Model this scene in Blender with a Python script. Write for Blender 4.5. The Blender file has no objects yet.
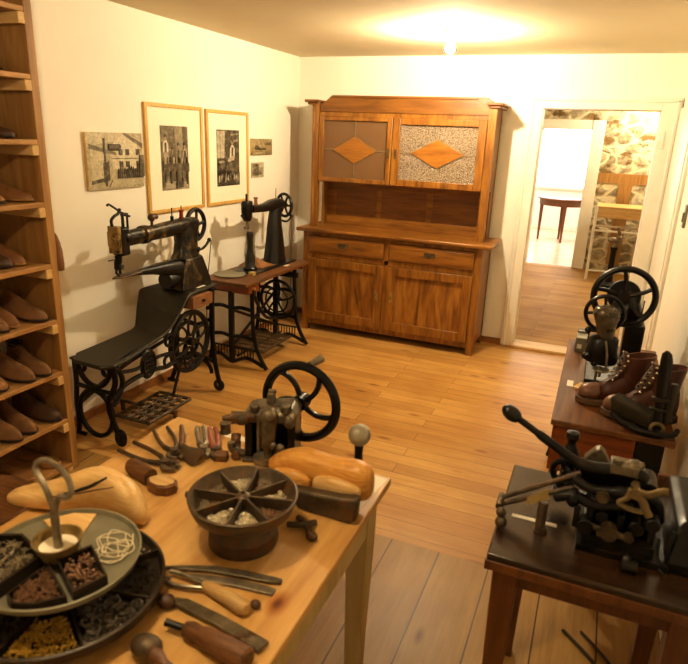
import bpy, bmesh, math, random
from math import sin, cos, pi, radians as rad
from mathutils import Vector as V, Matrix as Mx
random.seed(7)
scene = bpy.context.scene
COL = scene.collection

# ------------------------------------------------------------------ materials
def hx(s):
    s = s.lstrip('#')
    def l(c):
        c = c/255
        return c/12.92 if c <= .04045 else ((c+.055)/1.055)**2.4
    return tuple(l(int(s[i:i+2], 16)) for i in (0, 2, 4))+(1,)

class NT:
    def __init__(s, name):
        s.m = bpy.data.materials.new(name); s.m.use_nodes = True
        s.t = s.m.node_tree; s.t.nodes.clear()
        s.out = s.n('ShaderNodeOutputMaterial'); s.b = s.n('ShaderNodeBsdfPrincipled')
        s.l(s.b.outputs[0], s.out.inputs[0])
    def n(s, k, **kw):
        o = s.t.nodes.new(k)
        for a, b in kw.items(): setattr(o, a, b)
        return o
    def l(s, a, b): s.t.links.new(a, b)
    def coord(s, scale=(1,1,1), rot=(0,0,0), loc=(0,0,0)):
        c = s.n('ShaderNodeTexCoord'); m = s.n('ShaderNodeMapping')
        m.inputs['Scale'].default_value = scale; m.inputs['Rotation'].default_value = rot; m.inputs['Location'].default_value = loc
        s.l(c.outputs['Object'], m.inputs[0]); return m.outputs[0]
    def noise(s, vec, scale, detail=3, rough=.5, dist=0):
        o = s.n('ShaderNodeTexNoise'); o.inputs['Scale'].default_value = scale; o.inputs['Detail'].default_value = detail
        o.inputs['Roughness'].default_value = rough; o.inputs['Distortion'].default_value = dist
        s.l(vec, o.inputs['Vector']); return o.outputs[0]
    def ramp(s, fac, stops):
        o = s.n('ShaderNodeValToRGB'); e = o.color_ramp.elements
        while len(e) < len(stops): e.new(.5)
        for i, (p, c) in enumerate(stops): e[i].position = p; e[i].color = hx(c) if isinstance(c, str) else c
        s.l(fac, o.inputs[0]); return o.outputs[0]
    def mix(s, a, b, fac, mode='MIX'):
        o = s.n('ShaderNodeMix', data_type='RGBA', blend_type=mode)
        for sock, v in ((o.inputs[0], fac), (o.inputs[6], a), (o.inputs[7], b)):
            if hasattr(v, 'links') or hasattr(v, 'is_linked'): s.l(v, sock)
            else: sock.default_value = hx(v) if isinstance(v, str) else v
        return o.outputs[2]
    def bump(s, h, strength, dist=.01):
        o = s.n('ShaderNodeBump'); o.inputs['Strength'].default_value = strength; o.inputs['Distance'].default_value = dist
        s.l(h, o.inputs['Height']); s.l(o.outputs[0], s.b.inputs['Normal'])
    def col(s, c): s.l(c, s.b.inputs['Base Color'])
    def set(s, **k):
        for a, b in k.items(): s.b.inputs[a.replace('_', ' ')].default_value = b
        return s

def wood(name, dark, mid, light, axis='X', scale=1., rough=.45, fine=40, knots=False, stretch=14, spec=.5, coat=0, bands=.5, knotat=None):
    t = NT(name); k = [stretch]*3; k['XYZ'.index(axis)] = 1.
    v = t.coord(tuple(a*scale for a in k))
    w = t.noise(v, 1.3, 3, .5, 1.2)
    f = t.noise(v, 5., 4, .65, .3)
    c = t.mix(t.ramp(w, [(.3, dark), (.5, mid), (.72, light)]), t.ramp(f, [(.35, dark), (.6, light)]), bands*.7)
    if knots:
        kk = [2.2]*3; kk['XYZ'.index(axis)] = 1.4
        vo = t.n('ShaderNodeTexVoronoi'); vo.inputs['Scale'].default_value = 2.4*scale
        t.l(t.coord(tuple(kk)), vo.inputs['Vector'])
        c = t.mix(c, t.ramp(vo.outputs['Distance'], [(.0, dark), (.05, dark), (.12, (1,1,1,1))]), .55, 'MULTIPLY')
    if knotat:
        sb = t.n('ShaderNodeVectorMath', operation='SUBTRACT'); t.l(t.coord((1, .6, 1)), sb.inputs[0]); sb.inputs[1].default_value = (knotat[0], knotat[1]*.6, knotat[2])
        ln = t.n('ShaderNodeVectorMath', operation='LENGTH'); t.l(sb.outputs[0], ln.inputs[0])
        c = t.mix(c, t.ramp(ln.outputs['Value'], [(.0, '#7a5228'), (.006, '#8e6234'), (.014, '#d8b480'), (.028, (1,1,1,1))]), 1., 'MULTIPLY')
    t.col(c); t.bump(f, .12, .003); t.set(Roughness=rough, Specular_IOR_Level=spec, Coat_Weight=coat, Coat_Roughness=.25)
    return t.m

def metal(name, dark, light, rough=.45, metallic=.6, scale=22, rust=None, rustamt=.6):
    t = NT(name); v = t.coord(); n1 = t.noise(v, scale, 4, .6)
    c = t.ramp(n1, [(.35, dark), (.7, light)])
    if rust:
        n2 = t.noise(v, scale*.5, 5, .7, .5)
        r = t.ramp(n2, [(rustamt-.08, (0,0,0,1)), (rustamt+.06, (1,1,1,1))])
        c = t.mix(c, rust, r)
    t.col(c); t.bump(n1, .12, .002)
    r = t.ramp(n1, [(.3, (rough-.1,)*3+(1,)), (.7, (rough+.12,)*3+(1,))]); t.l(r, t.b.inputs['Roughness'])
    t.set(Metallic=metallic); return t.m

def plain(name, c, rough=.6, metallic=0, c2=None, scale=30, bump=.05, **kw):
    t = NT(name); n1 = t.noise(t.coord(), scale, 4, .6)
    t.col(t.ramp(n1, [(.3, c), (.7, c2 or c)])); t.bump(n1, bump, .003)
    t.set(Roughness=rough, Metallic=metallic, **kw); return t.m

def emit(name, c, s):
    t = NT(name); t.set(Base_Color=hx(c), Emission_Color=hx(c), Emission_Strength=s); return t.m

M = {}
def plaster(name, a, b):
    t = NT(name); v = t.coord(); n1 = t.noise(v, 1.2, 4, .6); n2 = t.noise(v, 35, 5, .7)
    t.col(t.ramp(n1, [(.3, a), (.7, b)])); t.bump(n2, .1, .004); t.set(Roughness=.9, Specular_IOR_Level=.15); return t.m
M['wall'] = plaster('white_plaster', '#efe9da', '#f5f0e2')
M['ceil'] = plaster('ceiling_plaster', '#ddd0b0', '#e4d8ba')
M['white'] = plain('white_paint', '#f2eddf', .45, c2='#ece6d6', scale=6)
M['base'] = wood('baseboard_wood', '#7a4a1e', '#94602c', '#a87238', 'X')

def floor_mat(name, rot, row, width, off, loc, cols, gap, mortar='#5a3412', knots=.5):
    t = NT(name)
    v = t.coord(rot=(0,0,rot), loc=loc)
    b = t.n('ShaderNodeTexBrick'); t.l(v, b.inputs['Vector']); b.offset = off; b.offset_frequency = 2; b.squash = 1
    b.inputs['Scale'].default_value = 1; b.inputs['Mortar Size'].default_value = gap; b.inputs['Mortar Smooth'].default_value = .2
    b.inputs['Brick Width'].default_value = width; b.inputs['Row Height'].default_value = row; b.inputs['Bias'].default_value = 0
    b.inputs['Color1'].default_value = (.25,.25,.25,1); b.inputs['Color2'].default_value = (.75,.75,.75,1); b.inputs['Mortar'].default_value = (.5,.5,.5,1)
    mp = t.n('ShaderNodeMapping'); mp.inputs['Scale'].default_value = (1.2, 16, 1); t.l(v, mp.inputs[0])
    ad = t.n('ShaderNodeVectorMath', operation='ADD'); t.l(mp.outputs[0], ad.inputs[0]); 
    sc = t.n('ShaderNodeVectorMath', operation='SCALE'); t.l(b.outputs['Color'], sc.inputs[0]); sc.inputs['Scale'].default_value = 9
    t.l(sc.outputs[0], ad.inputs[1])
    g = t.noise(ad.outputs[0], 1.5, 4, .6, 1.)
    g2 = t.noise(ad.outputs[0], 7, 3, .6, .2)
    c = t.mix(t.ramp(g, [(.25, cols[0]), (.5, cols[1]), (.75, cols[2])]), t.ramp(g2, [(.3, cols[0]), (.65, cols[2])]), .3)
    c = t.mix(c, t.ramp(b.outputs['Color'], [(.2, '#e2d6c4'), (.8, '#ffffff')]), 1., 'MULTIPLY')
    mk = t.n('ShaderNodeMapping'); mk.inputs['Scale'].default_value = (2.6, 7., 1); t.l(v, mk.inputs[0])
    vo = t.n('ShaderNodeTexVoronoi'); vo.inputs['Scale'].default_value = 1.; t.l(mk.outputs[0], vo.inputs['Vector'])
    c = t.mix(c, t.ramp(vo.outputs['Distance'], [(0, '#704218'), (.05, '#a87848'), (.15, '#ffffff')]), knots, 'MULTIPLY')
    w = t.noise(v, 1.7, 4, .6)
    c = t.mix(c, t.ramp(w, [(.3, '#dccab0'), (.7, '#ffffff')]), .8, 'MULTIPLY')
    c = t.mix(c, mortar, b.outputs['Fac'])
    t.col(c); t.bump(g2, .1, .002); t.set(Roughness=.42, Specular_IOR_Level=.4); return t.m
# boards run along x beyond the seam, along y before it
M['floor_far'] = floor_mat('floor_boards_across', 0, .097, 3.2, .125, (-1.82+3.2*1, .03, 0), ('#c09250', '#d6aa62', '#e2bc76'), .0012, knots=.7)
M['floor_near'] = floor_mat('floor_boards_lengthwise', rad(90), .208, 6, .5, (0.3, 2.16+.0, 0), ('#9c7a42', '#b29052', '#c2a264'), .003, '#4a3216', .8)
M['floor_back_'] = floor_mat('floor_back_room', 0, .12, 2.2, .5, (0,0,0), ('#b08a48', '#c29c58', '#d0ac6a'), .0015)
M['floor_back'] = M['floor_back_']; M['floor_back'].node_tree.nodes['Principled BSDF'].inputs['Roughness'].default_value = .65; M['floor_back'].node_tree.nodes['Principled BSDF'].inputs['Specular IOR Level'].default_value = .2
M['floor_third'] = plain('polished_pale_floor', '#e0b896', .25, c2='#e8c4a4', scale=3)

M['oak'] = wood('honey_oak', '#5e360a', '#8c5a1c', '#a8742c', 'Z', 1.1, .38, stretch=9, coat=.2)
M['oakx'] = wood('honey_oak_horizontal', '#5e360a', '#8a581c', '#a4702a', 'X', 1.1, .38, stretch=9, coat=.2)
M['oakpanel'] = wood('figured_oak_panel', '#502c06', '#8c581c', '#b48036', 'Z', 1.4, .36, stretch=6, coat=.25, bands=.35)
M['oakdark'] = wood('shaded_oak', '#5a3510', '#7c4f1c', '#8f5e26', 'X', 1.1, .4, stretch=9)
M['inlay'] = wood('inlay_wood', '#7a4a14', '#9a6422', '#aa742e', 'X', 2, .35)
M['brown'] = wood('brown_table_wood', '#4c2a12', '#684018', '#805224', 'Y', 1, .5, coat=.05)
M['reddish'] = wood('reddish_varnished_wood', '#66300e', '#804014', '#924e1c', 'X', 1, .35, coat=.25)
M['darktop'] = wood('dark_glossy_tabletop', '#1c1109', '#33200f', '#4c331c', 'X', 1, .25, coat=.3)
M['rtleg'] = wood('orange_brown_leg_wood', '#4a260c', '#643a14', '#7a4c20', 'Z', 1, .4)
M['pine'] = wood('pine_tabletop', '#b98a4a', '#cfa25f', '#dcb472', 'Y', 1, .42, knots=True, stretch=10, bands=.35, knotat=(.345, .085, -.001+.69))
M['palewood'] = wood('pale_painted_wood', '#b09a66', '#c2ac78', '#ccb888', 'Z', 1, .5, bands=.3)
M['rack'] = wood('rack_pine', '#876030', '#a0763e', '#b48a4e', 'Z', 1, .5, stretch=8)
M['rackx'] = wood('rack_pine_shelf', '#926636', '#ac8046', '#c09456', 'Y', 1, .5, stretch=8)
M['batten'] = wood('batten_wood', '#c09a5c', '#d4b074', '#e0c088', 'X', 1, .5)
M['frame'] = wood('picture_frame_wood', '#c49a50', '#d6ae62', '#e2bc74', 'Z', 1, .4)
M['lastwood'] = wood('yellow_last_wood', '#b97c30', '#d29a4a', '#e0ae60', 'X', 3, .38, bands=.25)
M['lastpale'] = wood('pale_last_wood', '#caa060', '#dcb678', '#e6c68c', 'X', 3, .4, bands=.25)
M['handle'] = wood('worn_handle_wood', '#4a2c14', '#6a4422', '#845a32', 'X', 3, .5)
M['handlepale'] = wood('pale_handle_wood', '#b08c54', '#c4a066', '#d2b27c', 'X', 3, .5)
M['iron'] = metal('black_cast_iron', '#0f0e0b', '#231e16', .38, .4, 18, '#33200f', .62)
M['irongold'] = metal('black_iron_with_gold_decals', '#14110b', '#2a2214', .35, .35, 22, '#6e5830', .58)
M['ironbrown'] = metal('rusty_brown_iron', '#463a28', '#6a5840', .48, .4, 30, '#6a4420', .6)
M['irongrey'] = metal('worn_grey_iron', '#564c3c', '#84785f', .42, .5, 26, '#4d3218', .62)
M['steel'] = metal('worn_steel', '#746a58', '#a69a84', .38, .6, 20, '#5a4126', .64)
M['brass'] = metal('dull_brass', '#6c5c3c', '#97845c', .45, .5, 20, '#54381a', .64)
M['brasspl'] = metal('worn_brass_plate', '#8c7444', '#b09860', .4, .6, 26, '#4d3a1c', .6)
M['chrome'] = plain('bright_nickel', '#d8cdb4', .25, 1.)
M['bronze'] = metal('bronze', '#4a3c28', '#6e5c40', .45, .5, 30)
M['black'] = plain('black_enamel', '#12100d', .3, c2='#1c1812', scale=12)
M['seatplate'] = plain('dark_olive_painted_iron', '#2a2516', .45, .2, '#37301e', 20)
M['leather'] = plain('brown_leather', '#74502e', .55, 0, '#906a42', 16, .2)
M['leatherdark'] = plain('dark_brown_leather', '#483220', .5, 0, '#604430', 16, .2)
M['leathertan'] = plain('tan_leather', '#906438', .5, 0, '#a87a4a', 16, .2)
M['leatherred'] = plain('reddish_brown_leather', '#7c5430', .55, 0, '#966a42', 16, .2)
M['sole'] = plain('dark_sole', '#2a1a0e', .6, 0, '#3c2816', 20)
M['soletan'] = plain('tan_sole', '#93682f', .6, 0, '#aa7e42', 20)
M['soleboot'] = plain('worn_brown_sole_edge', '#4e3820', .6, 0, '#6a4e30', 20)
M['cone'] = metal('dark_shiny_iron', '#463e30', '#7a6e5a', .28, .6, 20)
M['lining'] = plain('dark_lining', '#140b06', .8)
M['bootleather'] = plain('worn_oxblood_leather', '#42200f', .45, 0, '#5e3420', 14, .2)
M['boottoe'] = plain('scuffed_toe_leather', '#664030', .35, 0, '#806048', 14, .2)
M['paper'] = plain('white_paper', '#f2ead6', .7)
M['papertan'] = plain('yellowed_paper', '#b39a60', .7, c2='#a08850')
M['mat'] = plain('cream_mount_board', '#f3ead2', .8)
M['greypaint'] = plain('grey_green_painted_metal', '#7e7a66', .4, .3, '#918c76', 14)
M['darktray'] = plain('dark_tray_metal', '#2c2216', .45, .4, '#3d3020', 20)
M['silverbit'] = plain('silver_nails', '#e6dcc4', .3, .4, '#b0a486', 60)
M['copperbit'] = plain('copper_rivets', '#a88060', .4, .4, '#6c5038', 60)
M['goldbit'] = plain('brass_nails', '#d2ac40', .35, .5, '#8e6c1a', 60)
M['darkbit'] = plain('blackened_tacks', '#2e281e', .45, .3, '#544a3a', 60)
M['greybit'] = plain('grey_tacks', '#bcae90', .35, .4, '#80745a', 60)
M['thread'] = plain('pale_thread', '#e0d4b4', .8)
M['redthread'] = plain('red_thread', '#8c2a14', .7)
M['brownthread'] = plain('brown_thread', '#8a5a2a', .7)
M['red'] = plain('red_handle_paint', '#a86448', .5, c2='#8a5038')
M['bonewhite'] = plain('pale_grey_knob', '#a39a84', .35, c2='#8e8672')
M['cord'] = plain('dark_cord', '#3a2a1a', .7)
M['daylight'] = emit('daylight_pane', '#f6f4ff', 5)
M['bulb'] = emit('lit_bulb_glass', '#ffedcb', 2250)
M['bulbdim'] = emit('lit_bulb_glass_weaker', '#ffe8c0', 950)

def stone_mat():
    t = NT('rubble_stone_masonry'); v = t.coord((1, 1, 1.3))
    d = t.noise(v, 3, 3, .5); 
    mx = t.n('ShaderNodeVectorMath', operation='ADD'); t.l(v, mx.inputs[0])
    sc = t.n('ShaderNodeVectorMath', operation='SCALE'); cc = t.n('ShaderNodeCombineXYZ'); t.l(d, cc.inputs[0]); t.l(d, cc.inputs[2]); t.l(cc.outputs[0], sc.inputs[0]); sc.inputs['Scale'].default_value = .3
    t.l(sc.outputs[0], mx.inputs[1])
    vo = t.n('ShaderNodeTexVoronoi', feature='DISTANCE_TO_EDGE'); vo.inputs['Scale'].default_value = 5.5; t.l(mx.outputs[0], vo.inputs['Vector'])
    vc = t.n('ShaderNodeTexVoronoi'); vc.inputs['Scale'].default_value = 5.5; t.l(mx.outputs[0], vc.inputs['Vector'])
    stone = t.ramp(vc.outputs['Color'], [(.2, '#b0a280'), (.5, '#cabc9a'), (.8, '#e4dac0')])
    n2 = t.noise(v, 14, 5, .7); stone = t.mix(stone, t.ramp(n2, [(.3, '#5c5038'), (.7, '#ffffff')]), .7, 'MULTIPLY')
    mort = t.ramp(vo.outputs['Distance'], [(.0, (1,1,1,1)), (.05, (1,1,1,1)), (.14, (0,0,0,1))])
    c = t.mix(stone, '#d6c8a4', mort)
    dk = t.ramp(t.noise(v, 4, 4, .6), [(.56, (0,0,0,1)), (.64, (1,1,1,1))]); c = t.mix(c, '#7a6038', dk)
    t.col(c); t.bump(vo.outputs['Distance'], .8, .05); t.set(Roughness=.9); return t.m
M['stone'] = stone_mat()
def vcol_mat():
    t = NT('printed_photograph'); a = t.n('ShaderNodeAttribute'); a.attribute_name = 'Col'
    n1 = t.noise(t.coord(), 60, 4, .7); n2 = t.noise(t.coord(), 26, 4, .7, .4)
    c = t.mix(a.outputs['Color'], t.ramp(n2, [(.36, '#2e281c'), (.5, '#8a7f68'), (.64, '#efe6cc')]), .24)
    t.col(t.mix(c, t.ramp(n1, [(.3, '#8a8070'), (.65, '#ffffff')]), .5, 'MULTIPLY')); t.set(Roughness=.35); return t.m
M['photo'] = vcol_mat()
def glass_mat(name, c, sc, rough, bump, tr):
    t = NT(name); v = t.coord(); n1 = t.noise(v, sc, 2, .5); t.set(Base_Color=hx(c), Roughness=rough, Transmission_Weight=tr, IOR=1.45, Metallic=0)
    t.bump(n1, bump, .01); return t.m
M['glass_smooth'] = glass_mat('reddish_muted_glass', '#94704c', 8, .22, .05, .35)
def pebble():
    t = NT('pebbled_glass'); v = t.coord()
    vo = t.n('ShaderNodeTexVoronoi'); vo.inputs['Scale'].default_value = 120; t.l(v, vo.inputs['Vector'])
    t.col(t.ramp(vo.outputs['Distance'], [(.1, '#d2c0a4'), (.5, '#a08a70'), (.85, '#6a5642')])); t.bump(vo.outputs['Distance'], 1., .006)
    t.set(Roughness=.12, Specular_IOR_Level=.8, Transmission_Weight=.25); return t.m
M['glass_pebble'] = pebble()
M['frostedbulb'] = plain('white_ceramic', '#e8e0cc', .3)
M['brownstrip'] = metal('dark_lead_strip', '#8a785c', '#a08e70', .4, .5)

# ------------------------------------------------------------------ mesh builder
class MB:
    def __init__(s, O=(0,0,0)):
        s.v = []; s.f = []; s.O = V(O); s.c = None; s.R = None
    def add(s, vs, fs, col=None):
        n = len(s.v); s.v += [V(p)-s.O for p in vs]; s.f += [tuple(n+i for i in f) for f in fs]
        if col is not None:
            if s.c is None: s.c = []
            s.c += [col]*len(fs)
        return s
    def box(s, a, b, R=None, c=None):
        x0, y0, z0 = a; x1, y1, z1 = b
        vs = [V((x, y, z)) for x in (x0, x1) for y in (y0, y1) for z in (z0, z1)]
        if R is not None:
            m = V(((x0+x1)/2, (y0+y1)/2, (z0+z1)/2)) if c is None else V(c); vs = [m+R@(p-m) for p in vs]
        return s.add(vs, [(0,1,3,2),(4,6,7,5),(0,4,5,1),(2,3,7,6),(0,2,6,4),(1,5,7,3)])
    def ring_faces(s, n, k, close=False, caps=True):
        fs = []
        for i in range(k-1 if not close else k):
            a = i*n; b = ((i+1) % k)*n
            for j in range(n): fs.append((a+j, a+(j+1) % n, b+(j+1) % n, b+j))
        if caps and not close: fs += [tuple(range(n))[::-1], tuple((k-1)*n+j for j in range(n))]
        return fs
    def loft(s, rings, caps=True, close=False):
        n = len(rings[0]); return s.add([p for r in rings for p in r], s.ring_faces(n, len(rings), close, caps))
    def tube(s, pts, r, n=8, closed=False, flat=1., up=None):
        pts = [V(p) for p in pts]; k = len(pts); rs = r if isinstance(r, (list, tuple)) else [r]*k
        tans = []
        for i in range(k):
            a = pts[(i-1) % k] if (closed or i > 0) else pts[i]; b = pts[(i+1) % k] if (closed or i < k-1) else pts[i]
            d = (b-a); tans.append(d.normalized() if d.length > 1e-9 else V((0,0,1)))
        t0 = tans[0]; u = V(up) if up is not None else (V((0,0,1)) if abs(t0.z) < .9 else V((1,0,0)))
        rings = []
        for i in range(k):
            t = tans[i]; u = (V(up) if up is not None else u); u = u-t*u.dot(t)
            if u.length < 1e-6: u = t.orthogonal()
            u.normalize(); w = t.cross(u)
            rings.append([pts[i]+(u*cos(2*pi*j/n)*flat+w*sin(2*pi*j/n))*rs[i] for j in range(n)])
        return s.loft(rings, True, closed)
    def cyl(s, a, b, r, r2=None, n=14): return s.tube([a, b], [r, r if r2 is None else r2], n)
    def lathe(s, prof, c=(0,0,0), axis='Z', n=24, a0=0., a1=2*pi):
        c = V(c); full = abs(a1-a0-2*pi) < 1e-6; m = n if full else n+1
        ax = {'Z': lambda r, h, a: V((r*cos(a), r*sin(a), h)), 'Y': lambda r, h, a: V((r*cos(a), h, r*sin(a))), 'X': lambda r, h, a: V((h, r*cos(a), r*sin(a)))}[axis]
        rings = []
        for j in range(m):
            a = a0+(a1-a0)*j/n; rings.append([c+ax(max(r, 1e-5), h, a) for r, h in prof])
        k = len(prof); fs = []
        for j in range(m if full else m-1):
            q = (j+1) % m
            for i in range(k-1): fs.append((j*k+i, q*k+i, q*k+i+1, j*k+i+1))
        return s.add([p for r in rings for p in r], fs)
    def arc(s, c, R, r, axis='Y', a0=0, a1=2*pi, n=28, k=8, R2=None, flat=1.):
        c = V(c); R2 = R if R2 is None else R2; full = abs(abs(a1-a0)-2*pi) < 1e-6
        f = {'Z': lambda a: V((R*cos(a), R2*sin(a), 0)), 'Y': lambda a: V((R*cos(a), 0, R2*sin(a))), 'X': lambda a: V((0, R*cos(a), R2*sin(a)))}[axis]
        m = n if full else n+1; up = {'X': (1,0,0), 'Y': (0,1,0), 'Z': (0,0,1)}[axis]
        return s.tube([c+f(a0+(a1-a0)*i/n) for i in range(m)], r, k, full, flat, up)
    def ell(s, c, r, R=None, n=14, k=9):
        c = V(c); vs = []; fs = []
        for i in range(k+1):
            th = pi*i/k
            for j in range(n):
                p = V((r[0]*sin(th)*cos(2*pi*j/n), r[1]*sin(th)*sin(2*pi*j/n), r[2]*cos(th)))
                vs.append(c+(R@p if R is not None else p))
        for i in range(k):
            for j in range(n): fs.append((i*n+j, (i+1)*n+j, (i+1)*n+(j+1) % n, i*n+(j+1) % n))
        return s.add(vs, fs)
    def prism(s, pts, d0, d1, plane='xz', col=None):
        f = {'xz': lambda p, d: (p[0], d, p[1]), 'yz': lambda p, d: (d, p[0], p[1]), 'xy': lambda p, d: (p[0], p[1], d)}[plane]
        n = len(pts); vs = [f(p, d0) for p in pts]+[f(p, d1) for p in pts]
        fs = [tuple(range(n))[::-1], tuple(range(n, 2*n))]+[(i, (i+1) % n, n+(i+1) % n, n+i) for i in range(n)]
        return s.add(vs, fs, col)
    def wheel(s, c, axis, R, r, spokes=5, hub=.02, curve=0., rs=None, hubd=.02, flat=1., ph=0.):
        s.arc(c, R, r, axis, n=40, k=8, flat=flat); c = V(c)
        f = {'Z': lambda a, q: V((q*cos(a), q*sin(a), 0)), 'Y': lambda a, q: V((q*cos(a), 0, q*sin(a))), 'X': lambda a, q: V((0, q*cos(a), q*sin(a)))}[axis]
        up = {'X': (1,0,0), 'Y': (0,1,0), 'Z': (0,0,1)}[axis]
        for i in range(spokes):
            a = ph+2*pi*i/spokes
            s.tube([c+f(a+curve*(t/6)**1.5, hub*.5+(R-hub*.5)*t/6) for t in range(7)], rs or r*.8, 6, False, .8, up)
        u = V(up); s.cyl(c-u*hubd, c+u*hubd, hub, n=16); return s
    def build(s, name, mat, parent=None, bevel=0, smooth=40, kind=None, sub=0):
        me = bpy.data.meshes.new(name); me.from_pydata([tuple(p) for p in s.v], [], s.f)
        if s.c is not None:
            at = me.color_attributes.new('Col', 'FLOAT_COLOR', 'CORNER'); i = 0
            for pi_, p in enumerate(me.polygons):
                for li in p.loop_indices: at.data[li].color = s.c[pi_]
        b = bmesh.new(); b.from_mesh(me); bmesh.ops.recalc_face_normals(b, faces=b.faces[:]); b.to_mesh(me); b.free()
        if smooth:
            for p in me.polygons: p.use_smooth = True
            me.set_sharp_from_angle(angle=rad(smooth))
        me.materials.append(M[mat] if isinstance(mat, str) else mat)
        o = bpy.data.objects.new(name, me); COL.objects.link(o)
        if parent is not None: o.parent = parent
        if bevel:
            m = o.modifiers.new('bevel', 'BEVEL'); m.width = bevel; m.segments = 2; m.limit_method = 'ANGLE'
        if sub:
            m = o.modifiers.new('sub', 'SUBSURF'); m.levels = sub; m.render_levels = sub
        if kind: o['kind'] = kind
        return o

def tag(o, label, cat, group=None, kind=None):
    o['label'] = label; o['category'] = cat
    if group: o['group'] = group
    if kind: o['kind'] = kind
    return o
def thing(name, label, cat, loc, rotz=0, group=None):
    o = bpy.data.objects.new(name, None); COL.objects.link(o); o.empty_display_size = .05
    o.location = loc; o.rotation_euler = (0, 0, rotz); return tag(o, label, cat, group)
def solo(mb, name, mat, label, cat, loc=None, group=None, kind=None, **kw):
    o = mb.build(name, mat, None, **kw); o.location = mb.O if loc is None else loc
    return tag(o, label, cat, group, kind)
def dup(root, loc, rotz, label=None):
    r = root.copy(); COL.objects.link(r); r.location = loc; r.rotation_euler = (0, 0, rotz)
    if label: r['label'] = label
    for ch in list(root.children):
        c = ch.copy(); COL.objects.link(c); c.parent = r
        for g in ch.children:
            d = g.copy(); COL.objects.link(d); d.parent = c
    return r
def struct(name, mb, mat, **kw): 
    o = mb.build(name, mat, None, kind='structure', **kw); o.location = mb.O; return o
def spline(pts, n=6):
    pts = [V(p) for p in pts]; out = []
    for i in range(len(pts)-1):
        p0 = pts[max(i-1, 0)]; p1 = pts[i]; p2 = pts[i+1]; p3 = pts[min(i+2, len(pts)-1)]
        for j in range(n):
            t = j/n
            out.append(.5*((2*p1)+(p2-p0)*t+(2*p0-5*p1+4*p2-p3)*t*t+(3*p1-p0-3*p2+p3)*t**3))
    out.append(pts[-1]); return out
def RZ(a): return Mx.Rotation(a, 3, 'Z')
def RX(a): return Mx.Rotation(a, 3, 'X')
def RY(a): return Mx.Rotation(a, 3, 'Y')

# ------------------------------------------------------------------ room shell
H = 2.30; XR = 3.04; YF = -6.6
mb = MB(); mb.add([(0,YF,0),(XR,YF,0),(XR,-2.985,0),(0,-2.985,0)], [(0,1,2,3)]); near = mb.build('floor', 'floor_near', None, kind='structure')
mb = MB(); mb.add([(0,-2.985,0),(XR,-2.985,0),(XR,.0,0),(0,.0,0)], [(0,1,2,3)]); mb.build('floor', 'floor_far', None, kind='structure')
mb = MB(); mb.box((-.1,YF-.1,H), (XR+.1,.12,H+.08)); struct('ceiling', mb, 'ceil')
mb = MB(); mb.box((-.12,YF,-.02), (0,.12,H)); struct('wall_left', mb, 'wall')
mb = MB(); mb.box((XR,YF,-.02), (XR+.12,.12,H)); struct('wall_right', mb, 'wall')
mb = MB(); mb.box((-.12,YF-.12,-.02), (XR+.12,YF,H)); struct('wall_front', mb, 'wall')
mb = MB(); mb.box((0,0,-.02), (2.06,.12,H)).box((2.94,0,-.02), (XR,.12,H)).box((2.06,0,1.955), (2.94,.12,H)); struct('wall_back', mb, 'wall')
# doorway casing
mb = MB(); mb.box((1.985,-.022,0), (2.09,.14,2.01)).box((2.905,-.022,0), (3.03,.14,2.01)).box((2.09,-.022,1.92), (2.905,.14,2.01))
mb.box((2.0,-.03,0), (2.022,-.02,1.99)).box((2.0,-.03,1.975), (3.02,-.02,1.995)).box((2.998,-.03,0), (3.02,-.02,1.99))
dr = struct('door_1', mb, 'white', bevel=.004)
mb = MB(); mb.box((2.938,-.028,1.66), (2.956,-.021,1.78)); mb.build('strike_plate', 'white', dr, bevel=.002)
mb = MB(); mb.box((2.06,-.05,0), (2.935,.14,.022)); struct('trim_1', mb, 'batten', bevel=.004)
mb = MB(); mb.box((3.022,-1.05,0), (3.04,-.06,1.935)); mb.box((3.014,-.98,.12), (3.024,-.16,1.82)); struct('trim_2', mb, 'white', bevel=.004)
mb = MB(); mb.box((3.0,-1.45,1.28), (3.012,-1.40,1.36)).box((3.01,-1.44,1.30), (3.04,-1.41,1.34))
mb = MB((3.04,-1.42,1.32)); mb.box((3.028,-1.45,1.26), (3.04,-1.39,1.38)).box((3.02,-1.43,1.29), (3.03,-1.41,1.34))
solo(mb, 'light_switch', 'greypaint', 'small grey light switch on the right wall near the door frame', 'switch', bevel=.002)
mb = MB(); mb.box((0,-3.1,0), (.014,0,.055)); struct('baseboard_left', mb, 'base', bevel=.003)
mb = MB(); mb.box((0,-.014,0), (1.985,0,.05)); struct('baseboard_back', mb, 'base', bevel=.003)
# second room
Y2 = 4.1; H2 = 2.35
mb = MB(); mb.add([(.2,.0,-.002),(4.2,.0,-.002),(4.2,Y2,-.002),(.2,Y2,-.002)], [(0,1,2,3)]); mb.build('floor', 'floor_back', None, kind='structure')
mb = MB(); mb.box((.2,.12,H2), (4.2,Y2+.3,H2+.08)); struct('ceiling', mb, 'ceil')
mb = MB(); mb.box((.1,.12,-.02), (.2,Y2,H2)); struct('wall_left', mb, 'wall')
mb = MB(); mb.box((4.2,.12,-.02), (4.3,Y2,H2)); struct('wall_right', mb, 'wall')
mb = MB(); mb.box((2.5,Y2,-.02), (4.2,Y2+.3,H2)); struct('wall_back', mb, 'stone')
mb = MB(); mb.box((.2,Y2,-.02), (1.58,Y2+.3,H2)); struct('wall_back', mb, 'wall')
mb = MB(); mb.box((1.58,Y2,2.0), (2.5,Y2+.3,2.13)); struct('wall_back', mb, 'stone')
mb = MB(); mb.box((1.58,Y2-.01,2.13), (2.5,Y2+.3,H2)); struct('wall_back', mb, 'wall')
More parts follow.
